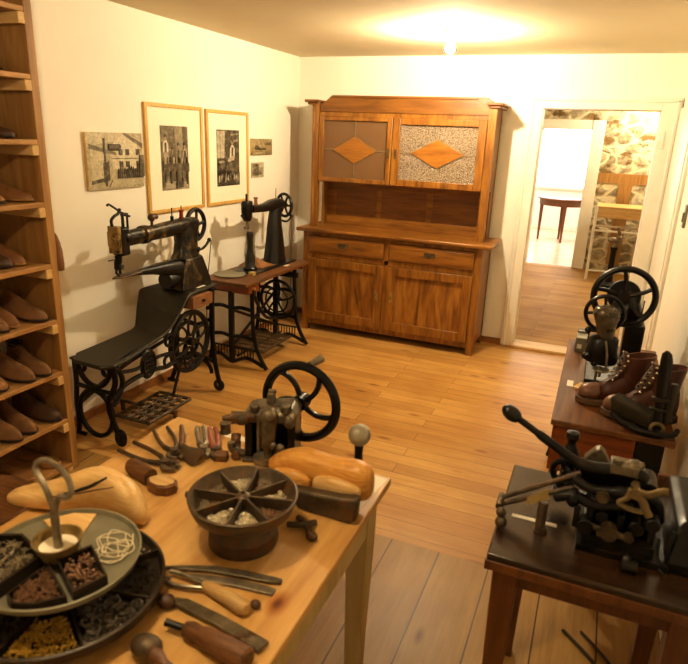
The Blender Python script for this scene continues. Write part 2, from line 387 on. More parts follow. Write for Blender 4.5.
mb = MB(); mb.box((1.58,Y2-.05,0), (1.69,Y2+.3,2.0)).box((2.34,Y2-.06,0), (2.5,Y2+.3,2.0)).box((1.58,Y2-.05,1.88), (2.5,Y2+.3,2.0)); struct('door_2', mb, 'white', bevel=.004)
mb = MB(); mb.box((2.5,Y2-.015,1.2), (4.2,Y2,1.33)).box((2.78,Y2-.02,.1), (2.95,Y2,1.2)); struct('trim_3', mb, 'rack')
# third room
Y3 = 8.3
mb = MB(); mb.add([(-.6,Y2,-.001),(3.6,Y2,-.001),(3.6,Y3,-.001),(-.6,Y3,-.001)], [(0,1,2,3)]); mb.build('floor', 'floor_third', None, kind='structure')
mb = MB(); mb.box((-.6,Y2+.3,2.4), (3.6,Y3,2.48)); struct('ceiling', mb, 'wall')
mb = MB(); mb.box((-.7,Y2+.3,-.02), (-.6,Y3,2.4)); struct('wall_left', mb, 'wall')
mb = MB(); mb.box((3.6,Y2+.3,-.02), (3.7,Y3,2.4)); struct('wall_right', mb, 'wall')
mb = MB(); mb.box((-.6,Y3,-.02), (3.6,Y3+.1,.85)).box((-.6,Y3,2.1), (3.6,Y3+.1,2.4)).box((-.6,Y3,.85), (.2,Y3+.1,2.1)).box((2.7,Y3,.85), (3.6,Y3+.1,2.1)); struct('wall_back', mb, 'wall')
mb = MB(); mb.box((-.6,Y3-.02,0), (3.6,Y3,.1)); struct('baseboard_back', mb, 'white')
mb = MB(); mb.box((.2,Y3+.06,.85), (2.7,Y3+.08,2.1)); w = struct('window_1', mb, 'daylight')
mb = MB(); mb.box((.2,Y3,.85), (.26,Y3+.06,2.1)).box((2.64,Y3,.85), (2.7,Y3+.06,2.1)).box((.2,Y3,2.04), (2.7,Y3+.06,2.1)).box((.2,Y3-.06,.82), (2.7,Y3+.06,.87)); mb.build('window_frame', 'white', w)
# ------------------------------------------------------------------ ceiling bulb
t = thing('ceiling_lamp', 'bare lit bulb hanging under the ceiling in front of the oak sideboard', 'lamp', (1.60,-1.10,H))
mb = MB(); mb.lathe([(.0,0),(.05,0),(.05,-.012),(.02,-.02),(.0,-.02)]); mb.build('ceiling_rose', 'frostedbulb', t)
mb = MB(); mb.lathe([(.0,-.018),(.017,-.018),(.019,-.05),(.014,-.055),(0,-.055)]); mb.build('socket', 'frostedbulb', t)
mb = MB(); mb.lathe([(.0,-.053),(.012,-.054),(.014,-.062),(.026,-.08),(.030,-.098),(.026,-.116),(.013,-.127),(0,-.129)]); mb.build('bulb', 'bulb', t)
l2 = dup(t, (1.70,-4.40,H), 0, 'bare lit bulb hanging under the ceiling above the work table')
for o in l2.children:
    if o.name.startswith('bulb'): o.data = o.data.copy(); o.data.materials[0] = M['bulbdim']

# ------------------------------------------------------------------ oak sideboard
t = thing('sideboard', 'tall honey oak sideboard with glazed doors standing against the back wall', 'sideboard', (1.055,-.25,0)); O = (1.055,-.25,0)
mb = MB(O)
mb.box((.29,-.44,.07), (.315,-.02,.875)).box((1.795,-.44,.07), (1.82,-.02,.875)).box((.31,-.43,.075), (1.80,-.02,.10)).box((.31,-.04,.07), (1.80,-.02,.875))
mb.box((.29,-.45,0), (.345,-.40,.875)).box((1.77,-.45,0), (1.825,-.40,.875)).box((.29,-.07,0), (.33,-.02,.875)).box((1.78,-.07,0), (1.82,-.02,.875))
mb.box((.34,-.448,.845), (1.78,-.41,.875)).box((.34,-.448,.655), (1.78,-.41,.70)).box((.34,-.448,.06), (1.78,-.41,.105)).box((1.03,-.448,.10), (1.07,-.41,.86))
mb.box((.33,-.42,.70), (1.79,-.40,.85)).box((.33,-.415,.1), (1.79,-.395,.66))
mb.build('base_carcass', 'oak', t, bevel=.003)
mb = MB(O); mb.box((.235,-.49,.877), (1.90,-.02,.907)); mb.build('countertop', 'oakx', t, bevel=.008)
for x0, x1, hxx in ((.35,1.028,.665), (1.075,1.768,1.415)):
    mb = MB(O); mb.box((x0,-.462,.705), (x1,-.42,.842)); mb.box((x0+.02,-.466,.722), (x1-.02,-.46,.826)); d = mb.build('drawer', 'oakx', t, bevel=.003)
    mb = MB(O); mb.box((hxx-.045,-.470,.765), (hxx+.045,-.464,.80)).tube(spline([(hxx-.035,-.470,.79),(hxx-.03,-.488,.772),(hxx,-.49,.766),(hxx+.03,-.488,.772),(hxx+.035,-.470,.79)]), .005, 6); mb.build('drawer_pull', 'bronze', d)
for x0, x1, lx in ((.35,1.03,.985), (1.07,1.768,1.115)):
    mb = MB(O); z0, z1 = .108, .652
    mb.box((x0,-.468,z0), (x0+.07,-.43,z1)).box((x1-.07,-.468,z0), (x1,-.43,z1)).box((x0+.07,-.468,z1-.07), (x1-.07,-.43,z1)).box((x0+.07,-.468,z0), (x1-.07,-.43,z0+.075))
    d = mb.build('door', 'oak', t, bevel=.004)
    mb = MB(O); mb.box((x0+.07,-.452,z0+.075), (x1-.07,-.44,z1-.07)); mb.build('door_panel', 'oakpanel', d)
    mb = MB(O); mb.box((lx-.013,-.474,.355), (lx+.013,-.466,.44)).cyl((lx,-.474,.41), (lx,-.484,.41), .006).cyl((lx,-.474,.38), (lx,-.49,.38), .008); mb.build('lock_plate', 'brasspl', d)
# upper part
for x0, x1 in ((.295,.352), (1.742,1.80)):
    mb = MB(O); mb.box((x0,-.335,.907), (x1,-.285,1.915)); xc = (x0+x1)/2
    for k in (-.012, .012): mb.box((xc+k-.003,-.338,.95), (xc+k+.003,-.334,1.88))
    mb.build('post', 'oak', t, bevel=.003)
#
mb = MB(O); mb.box((.305,-.06,.907), (1.79,-.02,1.90)); mb.box((.33,-.07,.907),(1.77,-.055,.985)).box((.33,-.07,1.225),(1.77,-.055,1.29))
for x0, x1 in ((.33,.42),(.80,.85),(1.25,1.30),(1.68,1.77)): mb.box((x0,-.07,.98), (x1,-.055,1.23))
bp = mb.build('back_board', 'oakx', t, bevel=.003)
for x0, x1 in ((.42,.80),(.85,1.25),(1.30,1.68)):
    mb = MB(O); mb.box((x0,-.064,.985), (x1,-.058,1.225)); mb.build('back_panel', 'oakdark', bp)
mb = MB(O); mb.box((.315,-.29,1.285), (.345,-.03,1.91)).box((1.755,-.29,1.285), (1.79,-.03,1.91)).box((.34,-.31,1.285), (1.76,-.03,1.305)).box((.34,-.31,1.805), (1.76,-.03,1.83)).box((.352,-.315,1.812), (1.742,-.29,1.845)).box((.34,-.30,1.30), (1.76,-.296,1.305)).box((1.765,-.16,.907), (1.79,-.03,1.29)).box((.32,-.16,.907), (.34,-.03,1.29))
mb.box((.35,-.04,1.30),(1.75,-.03,1.82)).box((.35,-.28,1.54),(1.75,-.05,1.555))
mb.build('upper_carcass', 'oak', t, bevel=.003)
def glazed(x0, x1, fw, mat, hxx):
    z0, z1 = 1.292, 1.812; mb = MB(O)
    mb.box((x0,-.332,z0), (x0+fw,-.30,z1)).box((x1-fw,-.332,z0), (x1,-.30,z1)).box((x0+fw,-.332,z1-fw*.8), (x1-fw,-.30,z1)).box((x0+fw,-.332,z0), (x1-fw,-.30,z0+fw*.8))
    d = mb.build('glazed_door', 'oak', t, bevel=.004); a, b = x0+fw, x1-fw; xc = (a+b)/2; zc = (z0+z1)/2
    mb = MB(O); mb.box((a,-.314,z0+fw*.8), (b,-.308,z1-fw*.8)); mb.build('glass_pane', mat, d)
    w = (b-a)*.345; h = .108
    mb = MB(O); mb.prism([(xc-w,zc),(xc,zc-h),(xc+w,zc),(xc,zc+h)], -.322, -.312); mb.build('diamond_inlay', 'inlay', d, bevel=.002)
    mb = MB(O); q = .005
    mb.box((a,-.32,zc-q), (xc-w,-.313,zc+q)).box((xc+w,-.32,zc-q), (b,-.313,zc+q)).box((xc-q,-.32,zc+h), (xc+q,-.313,z1-fw*.8)).box((xc-q,-.32,z0+fw*.8), (xc+q,-.313,zc-h))
    for s1 in (-1, 1):
        for s2 in (-1, 1): mb.tube([(xc+s1*w,-.317,zc), (xc,-.317,zc+s2*h)], .0045, 5)
    mb.build('lead_strip', 'brownstrip', d)
    mb = MB(O); mb.box((hxx-.009,-.338,1.50), (hxx+.009,-.331,1.575)).cyl((hxx,-.338,1.54), (hxx,-.35,1.54), .006); mb.build('lock_plate', 'bronze', d)
glazed(.356, .995, .042, 'glass_smooth', .972); glazed(1.0, 1.738, .062, 'glass_pebble', 1.032)
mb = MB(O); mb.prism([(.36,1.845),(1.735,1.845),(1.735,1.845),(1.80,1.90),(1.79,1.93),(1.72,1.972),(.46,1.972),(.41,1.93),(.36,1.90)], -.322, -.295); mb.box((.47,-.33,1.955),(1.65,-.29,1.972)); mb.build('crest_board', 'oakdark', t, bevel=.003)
for x0, x1, xa, xb in ((.295,.352,.235,.365), (1.742,1.80,1.725,1.848)):
    mb = MB(O); mb.box((xa+.02,-.35,1.895), (xb-.02,-.02,1.915)).box((xa,-.37,1.915), (xb,-.02,1.935))
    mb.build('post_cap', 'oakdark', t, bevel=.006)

# ------------------------------------------------------------------ pictures on the left wall
def quad(mb, pts, c, lay): mb.prism(pts, 0, .0006*lay, 'yz', hx(c))
def pic(name, label, y0, y1, z0, z1, paint, thick=.006, frame=0, group=None, inner=None):
    O = (0, (y0+y1)/2, (z0+z1)/2); t = thing(name, label, 'picture', O, 0, group)
    if frame:
        mb = MB(O); f = frame
        for a, b in (((0,y0,z0),(.018,y0+f,z1)), ((0,y1-f,z0),(.018,y1,z1)), ((0,y0+f,z1-f),(.018,y1-f,z1)), ((0,y0+f,z0),(.018,y1-f,z0+f))): mb.box(a, b)
        mb.build('picture_frame', 'frame', t, bevel=.002)
        mb = MB(O); mb.box((.001,y0+f,z0+f), (.008,y1-f,z1-f)); mb.build('mount_board', 'mat', t)
        a0, a1, b0, b1 = inner; x = .0085
    else:
        mb = MB(O); mb.box((0,y0,z0), (thick,y1,z1)); mb.build('backing_board', 'frame' if thick > .008 else 'papertan', t); a0, a1, b0, b1 = y0, y1, z0, z1; x = thick
    mb = MB((0,0,0)); S = lambda pts: [(a0+(a1-a0)*u, b0+(b1-b0)*w) for u, w in pts]; i = [0]
    def P(c, *pts):
        i[0] += 1; mb.prism(S(pts), x, x+.0003+.00025*i[0], 'yz', hx(c))
    paint(P)
    mb.v = [p-V(O) for p in mb.v]; mb.build('photograph', 'photo', t, smooth=0)
def house(P):
    P('#c9bc98', (0,0),(1,0),(1,1),(0,1)); P('#e2d6b2', (0,.75),(.62,.88),(.62,1),(0,1)); P('#eee4c4', (.42,.35),(.9,.35),(.9,.9),(.66,1),(.42,.78))
    P('#6a6048', (.62,1),(.68,1),(1,.82),(1,.72),(.66,.96)); P('#7d7358', (.04,.8),(.5,.65),(.5,.6),(.04,.72)); P('#e0d4ae', (.05,.12),(.28,.2),(.28,.64),(.05,.72))
    for u in (.58,.7,.9): 
        for w in (.66,.44): P('#4a4230', (u-.035,w-.06),(u+.035,w-.06),(u+.035,w+.05),(u-.035,w+.05))
    P('#8a8062', (.42,.53),(.95,.53),(.95,.55),(.42,.55))
    P('#5a503a', (.26,.12),(.36,.16),(.36,.5),(.26,.46)); P('#3d3626', (.28,.05),(.31,.05),(.31,.9),(.28,.9))
    for k in range(12):
        u = .5+.04*k; h = .02*((k*7) % 4); P('#3a3324', (u,.18),(u+.036,.18),(u+.034,.30+h),(u+.018,.36+h),(u+.004,.30+h))
    P('#d8ccaa', (.34,.04),(1,.06),(1,.16),(.4,.16)); P('#59503c', (.9,.2),(1,.2),(1,.6),(.93,.6)); P('#4d4532', (.05,.1),(.25,.14),(.25,.2),(.05,.16))
    for k in range(7): P('#5d5440', (.36+.03*k,.70+.02*(k%3)),(.38+.03*k,.68),(.40+.03*k,.76+.02*(k%2)),(.37+.03*k,.80))
def man(P, u, w, s, shirt='#ece4ce', apron='#a89c84'):
    P('#a89c84', (u-.05*s,w+.32*s),(u+.05*s,w+.32*s),(u+.06*s,w+.4*s),(u,w+.46*s),(u-.06*s,w+.4*s)); P('#3a3226', (u-.06*s,w+.4*s),(u+.06*s,w+.41*s),(u+.03*s,w+.48*s),(u-.04*s,w+.47*s))
    P(shirt, (u-.16*s,w),(u+.15*s,w),(u+.14*s,w+.24*s),(u+.05*s,w+.32*s),(u-.06*s,w+.32*s),(u-.15*s,w+.22*s))
    P('#413a2c', (u-.08*s,w),(u+.05*s,w),(u+.05*s,w+.26*s),(u-.05*s,w+.28*s)); P(apron, (u-.15*s,w-.2*s),(u+.16*s,w-.2*s),(u+.14*s,w+.03*s),(u-.14*s,w+.03*s))
def workers(P):
    P('#6d6450', (0,0),(1,0),(1,1),(0,1)); P('#a89c82', (.55,.6),(.8,.62),(.8,1),(.5,1)); P('#857b64', (.05,.6),(.3,.62),(.3,1),(.05,1)); P('#ada288', (0,0),(1,0),(.9,.12),(.1,.15))
    man(P, .17, .58, .62); man(P, .62, .46, .6, '#8f8670', '#6a614e'); man(P, .86, .44, .66, '#b3a98f', '#6d6450'); man(P, .4, .44, .5, '#6a604c', '#4a4234')
    P('#544b3a', (.05,.3),(1,.28),(1,.42),(.05,.46))
    for u in (.1,.3,.52,.72,.9): P('#4a4232', (u,.08),(u+.05,.08),(u+.05,.34),(u,.34))
    for k in range(9): P(['#c4b99e','#8a806a','#3a3326'][k % 3], (.08+.1*k,.42),(.14+.1*k,.42),(.15+.1*k,.5),(.1+.1*k,.52))
    P('#c8bda4', (.05,.02),(.4,.04),(.35,.1),(.1,.13)); P('#3a3326', (.5,.02),(.75,.04),(.7,.14),(.5,.12))
def cobbler(P):
    P('#4d4535', (0,0),(1,0),(1,1),(0,1)); P('#c9c0a8', (.02,.5),(.32,.5),(.36,.98),(.02,.98)); P('#8f866e', (.14,.5),(.16,.5),(.16,.98),(.14,.98)); P('#a49a82', (.6,.78),(.95,.8),(.95,.84),(.6,.82)); P('#a49a82', (.6,.9),(.95,.92),(.95,.95),(.6,.93))
    man(P, .68, .5, .72, '#f0e8d4', '#3a3326'); P('#cfc4aa', (.45,.42),(.75,.46),(.8,.56),(.5,.5)); P('#5d5443', (.38,.28),(.9,.26),(.9,.42),(.4,.44))
    P('#221d14', (.0,.0),(1,.0),(1,.24),(0,.3))
    for k in range(10): P(['#cabfa6','#8d836c','#15110b','#b0a58c'][k % 4], (.04+.095*k,.06+.05*(k%3)),(.12+.095*k,.08+.03*(k%2)),(.1+.095*k,.2+.04*(k%2)),(.05+.095*k,.17))
    P('#b8ad94', (.06,.4),(.3,.42),(.28,.46),(.06,.45)); P('#1c170f', (.04,.28),(.1,.28),(.12,.42),(.05,.42))
def smallcard(P):
    P('#b5a274', (0,0),(1,0),(1,1),(0,1)); P('#9c8a60', (0,0),(1,0),(1,.3),(0,.2)); P('#4f4630', (.15,.35),(.45,.28),(.7,.34),(.72,.42),(.4,.42),(.3,.6),(.2,.62)); P('#7a6c4a', (.6,.6),(.95,.62),(.95,.8),(.6,.78)); P('#d2c298', (.1,.08),(.5,.1),(.5,.18),(.1,.16))
def smallportrait(P):
    P('#d8ccac', (0,0),(1,0),(1,1),(0,1)); P('#8e8266', (.05,.15),(.6,.12),(.6,.9),(.05,.95)); P('#3a3222', (.2,.45),(.5,.45),(.5,.9),(.25,.92)); P('#5f553e', (.15,.15),(.85,.2),(.8,.34),(.5,.42),(.2,.38)); P('#b0a486', (.62,.3),(.9,.3),(.9,.7),(.62,.7)); P('#a09068', (.28,.6),(.4,.6),(.4,.72),(.28,.72))
pic('photograph_print', 'unframed sepia photograph of a gabled house and people, leftmost on the left wall', -2.549, -2.105, 1.317, 1.624, house, .018)
pic('framed_photograph', 'left of two pale wood framed photographs, showing men at work together', -2.065, -1.48, 1.138, 1.806, workers, frame=.023, inner=(-1.925,-1.645,1.277,1.676))
pic('framed_photograph', 'right of two pale wood framed photographs, showing one seated man working', -1.437, -.885, 1.137, 1.80, cobbler, frame=.023, inner=(-1.31,-1.012,1.271,1.668))
pic('wall_card', 'small yellowed landscape card on the left wall, upper of two', -.84, -.51, 1.488, 1.612, smallcard, .012)
pic('wall_card', 'small square picture card on the left wall, lower of two', -.826, -.637, 1.312, 1.43, smallportrait)

# ------------------------------------------------------------------ shoe rack and shoes
t = thing('shoe_rack', 'tall open pine shoe rack with many shelves at the left wall', 'shelf', (.18,-3.7,0)); O = (.18,-3.7,0)
SH = [2.10, 1.848, 1.59, 1.327, 1.052, .79, .533, .283, .04]
for y in (-3.16, -4.36):
    mb = MB(O); mb.box((.0,y,0), (.36,y+.04,2.28)); mb.build('side_panel', 'rack', t, bevel=.003)
for z in SH:
    mb = MB(O); mb.box((.004,-4.318,z-.022), (.362,-3.162,z)); mb.build('shelf', 'rackx', t, bevel=.003)
    mb = MB(O); mb.box((.01,-3.193,z-.066), (.364,-3.161,z-.0225)); mb.build('batten', 'batten', t, bevel=.003)

def shoe_rings(L, W, Hh, toe=.6, n=14):
    secs = [(0,.55,.62),(.03,.75,.9),(.12,.82,1.),(.25,.78,.98),(.38,.78,.82),(.5,.86,.62),(.62,.98,.5),(.75,1.,.42),(.86,.86,.36),(.94,.6,.28),(.985,.32,.18),(1,.1,.08)]
    R = []
    for u, w, h in secs:
        if u > .8: w = w*(toe+(1-toe)*(1-u)/.2) if toe < 1 else w
        ring = []
        for j in range(n):
            a = 2*pi*j/n; cx, cz = cos(a), sin(a)
            yy = W/2*w*(abs(cx)**.8)*(1 if cx > 0 else -1); zz = (Hh*h*cz if cz > 0 else .004*cz)
            ring.append((u*L, yy*(1-.35*max(cz, 0)**1.5), .016+zz))
        R.append(ring)
    return R
def make_shoe(label, up, so, L=.25, W=.09, Hh=.11, toe=.75, openn=True, group='shoes on the rack shelves'):
    t = thing('shoe', label, 'shoe', (0,0,0), 0, group)
    mb = MB(); mb.loft(shoe_rings(L, W, Hh, toe)); mb.build('upper', up, t, smooth=80, sub=1)
    out = [(0,.3),(.02,.6),(.1,.78),(.25,.74),(.4,.66),(.6,.92),(.75,1.02),(.86,.86),(.95,.5*toe+.15),(1.01,.12)]
    pl = [(u*L, W/2*w) for u, w in out]+[(u*L, -W/2*w) for u, w in out[::-1]]
    mb = MB(); mb.prism(pl, .006, .016, 'xy'); mb.build('sole', so, t, bevel=.002)
    mb = MB(); mb.prism([(u*L, W/2*w) for u, w in out[:4]]+[(u*L, -W/2*w) for u, w in out[:4][::-1]], 0, .008, 'xy'); mb.build('heel', so, t)
    if openn:
        mb = MB(); mb.ell((.16*L,0,.016+Hh*.86), (.13*L,.26*W,.018)); mb.build('lining', 'lining', t)
        mb = MB(); mb.tube([(.16*L+.15*L*cos(a), .30*W*sin(a), .016+Hh*(.965-.10*max(cos(a),0))) for a in [2*pi*k/18 for k in range(18)]], .0035, 6, True); mb.build('collar', 'leatherdark', t)
    return t
ups = {'brown':'leather', 'dark':'leatherdark', 'tan':'leathertan', 'red':'leatherred'}
ordn = ['nearest side panel', 'second from side panel', 'third from side panel', 'fourth from side panel']
shelfname = ['', 'top filled shelf', 'second filled shelf', 'third filled shelf', 'middle filled shelf', 'third shelf above base', 'second shelf above base', 'first shelf above base', 'base shelf']
plan = {1: [('dark',-3.285,-.06,.9)], 2: [('dark',-3.265,-.03,.9), ('brown',-3.365,-.03,1)], 3: [('red',-3.248,-.015,1.05), ('tan',-3.35,-.03,1), ('brown',-3.45,-.02,1)],
        4: [('red',-3.268,-.04,1.05), ('dark',-3.37,-.04,1), ('brown',-3.47,-.04,1)], 5: [('brown',-3.255,.005,1), ('red',-3.355,-.02,1.05), ('brown',-3.46,-.0,1)],
        6: [('brown',-3.258,.02,1), ('leather',-3.365,.015,1.15), ('tan',-3.47,0,1)], 7: [('dark',-3.25,.01,1.05), ('brown',-3.365,.01,1.1), ('leather',-3.472,.02,1.05)]}
for k, row in plan.items():
    for i, (c, y, dx, s) in enumerate(row):
        cn = {'brown':'mid brown', 'dark':'very dark brown', 'tan':'light tan', 'red':'reddish brown', 'leather':'worn brown'}[c]
        o = make_shoe('%s shoe, %s of rack, %s' % (cn, shelfname[k], ordn[i]), ups.get(c, 'leather'), 'sole' if c != 'red' else 'soletan', .262*s, .094, .122*s*(.62 if k <= 3 else .85 if k == 4 else 1), .7+.12*((i+k) % 3), openn=(i+k) % 2 == 0)
        o.location = (.35-.262*s+dx, y+.028, SH[k]); o.rotation_euler = (0, 0, rad([-4, 3, -2, 5][(i*3+k) % 4]))
for i, (y, c, rz) in enumerate(((-3.27,'soletan',4), (-3.385,'leathertan',-5), (-3.50,'leather',3))):
    mb = MB(); pl = [(0,.3),(.02,.6),(.1,.74),(.25,.7),(.42,.6),(.6,.9),(.75,1.0),(.88,.8),(.96,.45),(1.0,.12)]
    mb.prism([(u*.26, .045*w) for u, w in pl]+[(u*.26, -.045*w) for u, w in pl[::-1]], 0, .022, 'xy')
    r = []
    o = solo(mb, 'shoe_sole', c, 'flat sole-shaped leather piece on the base shelf of the rack, %s' % ordn[i], 'shoe sole', (.085,y+.03,SH[8]), 'leather soles on the base shelf', bevel=.006); o.rotation_euler = (0, 0, rad(rz))
# leather piece hanging on the outer face of the rack side
mb = MB((.33,-3.10,1.09))
mb.loft([[ (.338+.034*w*cos(a), -3.103+.016*w*sin(a), z) for a in [2*pi*j/10 for j in range(10)]] for z, w in ((1.01,.7),(1.015,1.05),(1.04,1.15),(1.10,1.05),(1.14,.8),(1.17,.45),(1.185,.1))])
o = solo(mb, 'leather_sole', 'leatherred', 'long reddish leather sole hanging on the outer side of the shoe rack', 'leather sole', smooth=80)

# ------------------------------------------------------------------ cobbler sewing machine with bench stand
t = thing('cobbler_sewing_machine', 'black long-arm cobbler sewing machine on a cast iron bench stand beside the shoe rack', 'sewing machine', (.28,-2.4,0)); O = (.28,-2.4,0)
far = [(-2.90,.472),(-2.62,.480),(-2.46,.486),(-2.385,.492),(-2.355,.515),(-2.34,.57),(-2.325,.64),(-2.305,.70),(-2.28,.722),(-2.12,.722),(-1.93,.722)]
nearp = [(-2.92,.474),(-2.75,.484),(-2.66,.498),(-2.59,.512),(-2.50,.525),(-2.43,.545),(-2.37,.58),(-2.31,.63),(-2.25,.685),(-2.19,.718),(-1.93,.722)]
far = spline([(0,a,b) for a, b in far], 3); nearp = spline([(0,a,b) for a, b in nearp], 3)
mb = MB(O); rings = []
for p, q in zip(far, nearp):
    e = max(0, min(1, (p.y+2.90)/.06)); ins = .05*(1-math.sqrt(max(0, 1-(1-e)**2)))
    x0, x1 = .10+ins, .402-ins; rings.append([(x0,p.y,p.z-.022),(x1,q.y,q.z-.022),(x1+.006,q.y,q.z-.011),(x1,q.y,q.z),(x0,p.y,p.z),(x0-.006,p.y,p.z-.011)])
mb.loft(rings); mb.build('bench_plate', 'seatplate', t, smooth=35)
# end frame near the rack
mb = MB(O); y = -2.86
mb.tube(spline([(.115,y,.46),(.118,y,.33),(.105,y,.2),(.11,y,.08),(.10,y+.0,.012)]), .016, 8, flat=.7, up=(0,1,0))
mb.tube(spline([(.385,y,.46),(.39,y,.36),(.345,y,.27),(.335,y,.2),(.37,y,.10),(.415,y,.02)]), .017, 8, flat=.7, up=(0,1,0))
mb.arc((.24,y,.16), .115, .014, 'Y', R2=.135); mb.arc((.25,y,.46), .115, .014, 'Y', pi, 2*pi, n=18, R2=.14)
mb.arc((.165,y,.42), .022, .012, 'Y').arc((.335,y,.42), .022, .012, 'Y'); mb.tube(spline([(.115,y,.31),(.25,y,.30),(.36,y,.30)]), .012)
mb.arc((.40,y,.045), .028, .012, 'Y', R2=.042); mb.tube([(.09,y,.012),(.15,y,.012)], .012)
mb.box((.10,y-.015,.455),(.41,y+.015,.466))
mb.build('end_frame', 'iron', t)
# end frame under the head
mb = MB(O); y = -1.99
mb.tube(spline([(.12,y,.70),(.13,y,.5),(.12,y,.3),(.10,y,.12),(.06,y,.015)]), .017, 8, flat=.7, up=(0,1,0))
mb.tube(spline([(.40,y,.70),(.405,y,.6),(.40,y,.45),(.41,y,.28),(.43,y,.14),(.465,y,.02)]), .018, 8, flat=.7, up=(0,1,0))
mb.arc((.445,y,.045), .028, .013, 'Y').arc((.365,y,.60), .035, .012, 'Y', -.5*pi, 1.1*pi, n=14).arc((.26,y,.12), .13, .013, 'Y', 0, pi, n=18, R2=.1)
mb.tube(spline([(.12,y,.5),(.26,y,.44),(.40,y,.5)]), .012).tube(spline([(.11,y,.2),(.26,y,.24),(.42,y,.2)]), .012); mb.box((.09,y-.02,.69),(.43,y+.02,.705)); mb.tube([(.03,y,.012),(.11,y,.012)], .012)
mb.build('end_frame', 'iron', t)
# side rails
mb = MB(O)
for x in (.385,):
    mb.tube(spline([(x,-2.87,.46),(x,-2.82,.42),(x,-2.80,.35),(x,-2.83,.29),(x,-2.88,.24)]), .014)
    mb.tube(spline([(x,-2.88,.28),(x,-2.79,.325),(x,-2.67,.338),(x,-2.54,.332),(x,-2.43,.315),(x,-2.36,.33)]), .014)
    mb.tube(spline([(x,-2.82,.41),(x,-2.68,.385),(x,-2.52,.40),(x,-2.38,.385)]), .011)
    mb.tube(spline([(x-.01,-2.85,.462),(x-.01,-2.7,.485),(x-.01,-2.53,.505),(x-.01,-2.42,.53),(x-.01,-2.33,.60),(x-.01,-2.25,.67)]), .012)
    mb.tube(spline([(x-.02,-2.36,.33),(x-.02,-2.28,.28),(x-.02,-2.16,.25),(x-.02,-2.02,.27)]), .012)
    mb.arc((x,-2.42,.345), .034, .009, 'X'); mb.arc((x-.0,-2.40,.47), .035, .01, 'X')
mb.tube(spline([(.13,-2.86,.2),(.13,-2.5,.3),(.13,-2.0,.36)]), .012); mb.tube([(.10,-2.19,.40),(.39,-2.19,.40)], .014)
mb.build('side_rail', 'iron', t)
mb = MB(O); cy, cz = -2.595, .385
mb.lathe([(0,-.004),(.062,-.004),(.07,.004),(.062,.012),(0,.010)], (.385,cy,cz), 'X', 28)
mb.v = [V((p.x, p.y, (p.z-cz)*1.25+cz)) for p in mb.v]
mb.arc((.398,cy,cz), .05, .006, 'X', R2=.066)
for k in range(7): mb.arc((.398,cy-.03+.02*(k % 4),cz-.045+.03*(k//2)), .013, .004, 'X', n=12, k=5)
mb.build('cast_badge', 'iron', t)
mb = MB(O); mb.wheel((.375,-2.19,.40), 'X', .185, .017, 0, .026, hubd=.03)
for k in range(6):
    a = 2*pi*k/6+.3; c = V((.375,-2.19+.105*cos(a),.40+.105*sin(a)))
    pts = [c+V((0, .068*cos(q)*cos(a)-.034*sin(q)*sin(a), .068*cos(q)*sin(a)+.034*sin(q)*cos(a))) for q in [2*pi*j/18 for j in range(18)]]
    mb.tube(pts, .008, 6, True)
mb.arc((.35,-2.19,.40), .12, .012, 'X'); mb.build('flywheel', 'iron', t)
mb = MB(O); x0, x1, y0, y1, z = .228, .458, -2.70, -2.32, .075
for a, b in (((x0,y0),(x1,y0)),((x1,y0),(x1,y1)),((x1,y1),(x0,y1)),((x0,y1),(x0,y0))): mb.tube([(a[0],a[1],z),(b[0],b[1],z)], .011, 6)
for i in range(4):
    for j in range(6): mb.arc((x0+.029+.057*i, y0+.033+.065*j, z), .031, .0065, 'Z', n=14, k=5)
for k in (1, 2): mb.tube([(x0+.077*k,y0,z),(x0+.077*k,y1,z)], .006, 5)
mb.tube([(x0+.12,y0+.05,z-.012),(x0+.12,y1-.05,z-.012)], .01); mb.tube([(.08,-2.50,.06),(.49,-2.50,.06)], .01)
mb.cyl((.09,-2.50,.0),(.09,-2.50,.07),.014).cyl((.485,-2.5,.0),(.485,-2.5,.07),.012)
mb.build('treadle_plate', 'ironbrown', t)
mb = MB(O); mb.tube([(.345,-2.34,.08),(.345,-2.17,.44)], .009); mb.build('treadle_rod', 'iron', t)
mb = MB(O); mb.box((.15,-2.20,.61), (.418,-1.995,.69)); d = mb.build('drawer', 'leatherred', t, bevel=.004)
mb = MB(O); mb.cyl((.418,-2.10,.65),(.432,-2.10,.65),.009); mb.build('drawer_knob', 'black', d)
mb = MB(O); mb.box((.35,-2.10,.7225), (.385,-2.02,.725)); mb.build('paper_tag', 'paper', t)
# head
mb = MB(O)
mb.loft([[(.19,-2.22,.722),(.37,-2.22,.722),(.37,-1.93,.722),(.19,-1.93,.722)], [(.19,-2.215,.75),(.365,-2.215,.75),(.365,-1.93,.75),(.19,-1.93,.75)], [(.22,-2.15,.90),(.34,-2.15,.90),(.34,-1.975,.90),(.22,-1.975,.90)], [(.23,-2.145,.91),(.33,-2.145,.91),(.33,-1.98,.91),(.23,-1.98,.91)]])
mb.build('pedestal', 'irongold', t, bevel=.008)
def yring(cx, y, cz, rx, rz, n=14): return [(cx+rx*(abs(cos(a))**.75)*(1 if cos(a) > 0 else -1), y, cz+rz*(abs(sin(a))**.75)*(1 if sin(a) > 0 else -1)) for a in [2*pi*j/n for j in range(n)]]
def zring(cx, cy, z, rx, ry, n=14): return [(cx+rx*(abs(cos(a))**.75)*(1 if cos(a) > 0 else -1), cy+ry*(abs(sin(a))**.75)*(1 if sin(a) > 0 else -1), z) for a in [2*pi*j/n for j in range(n)]]
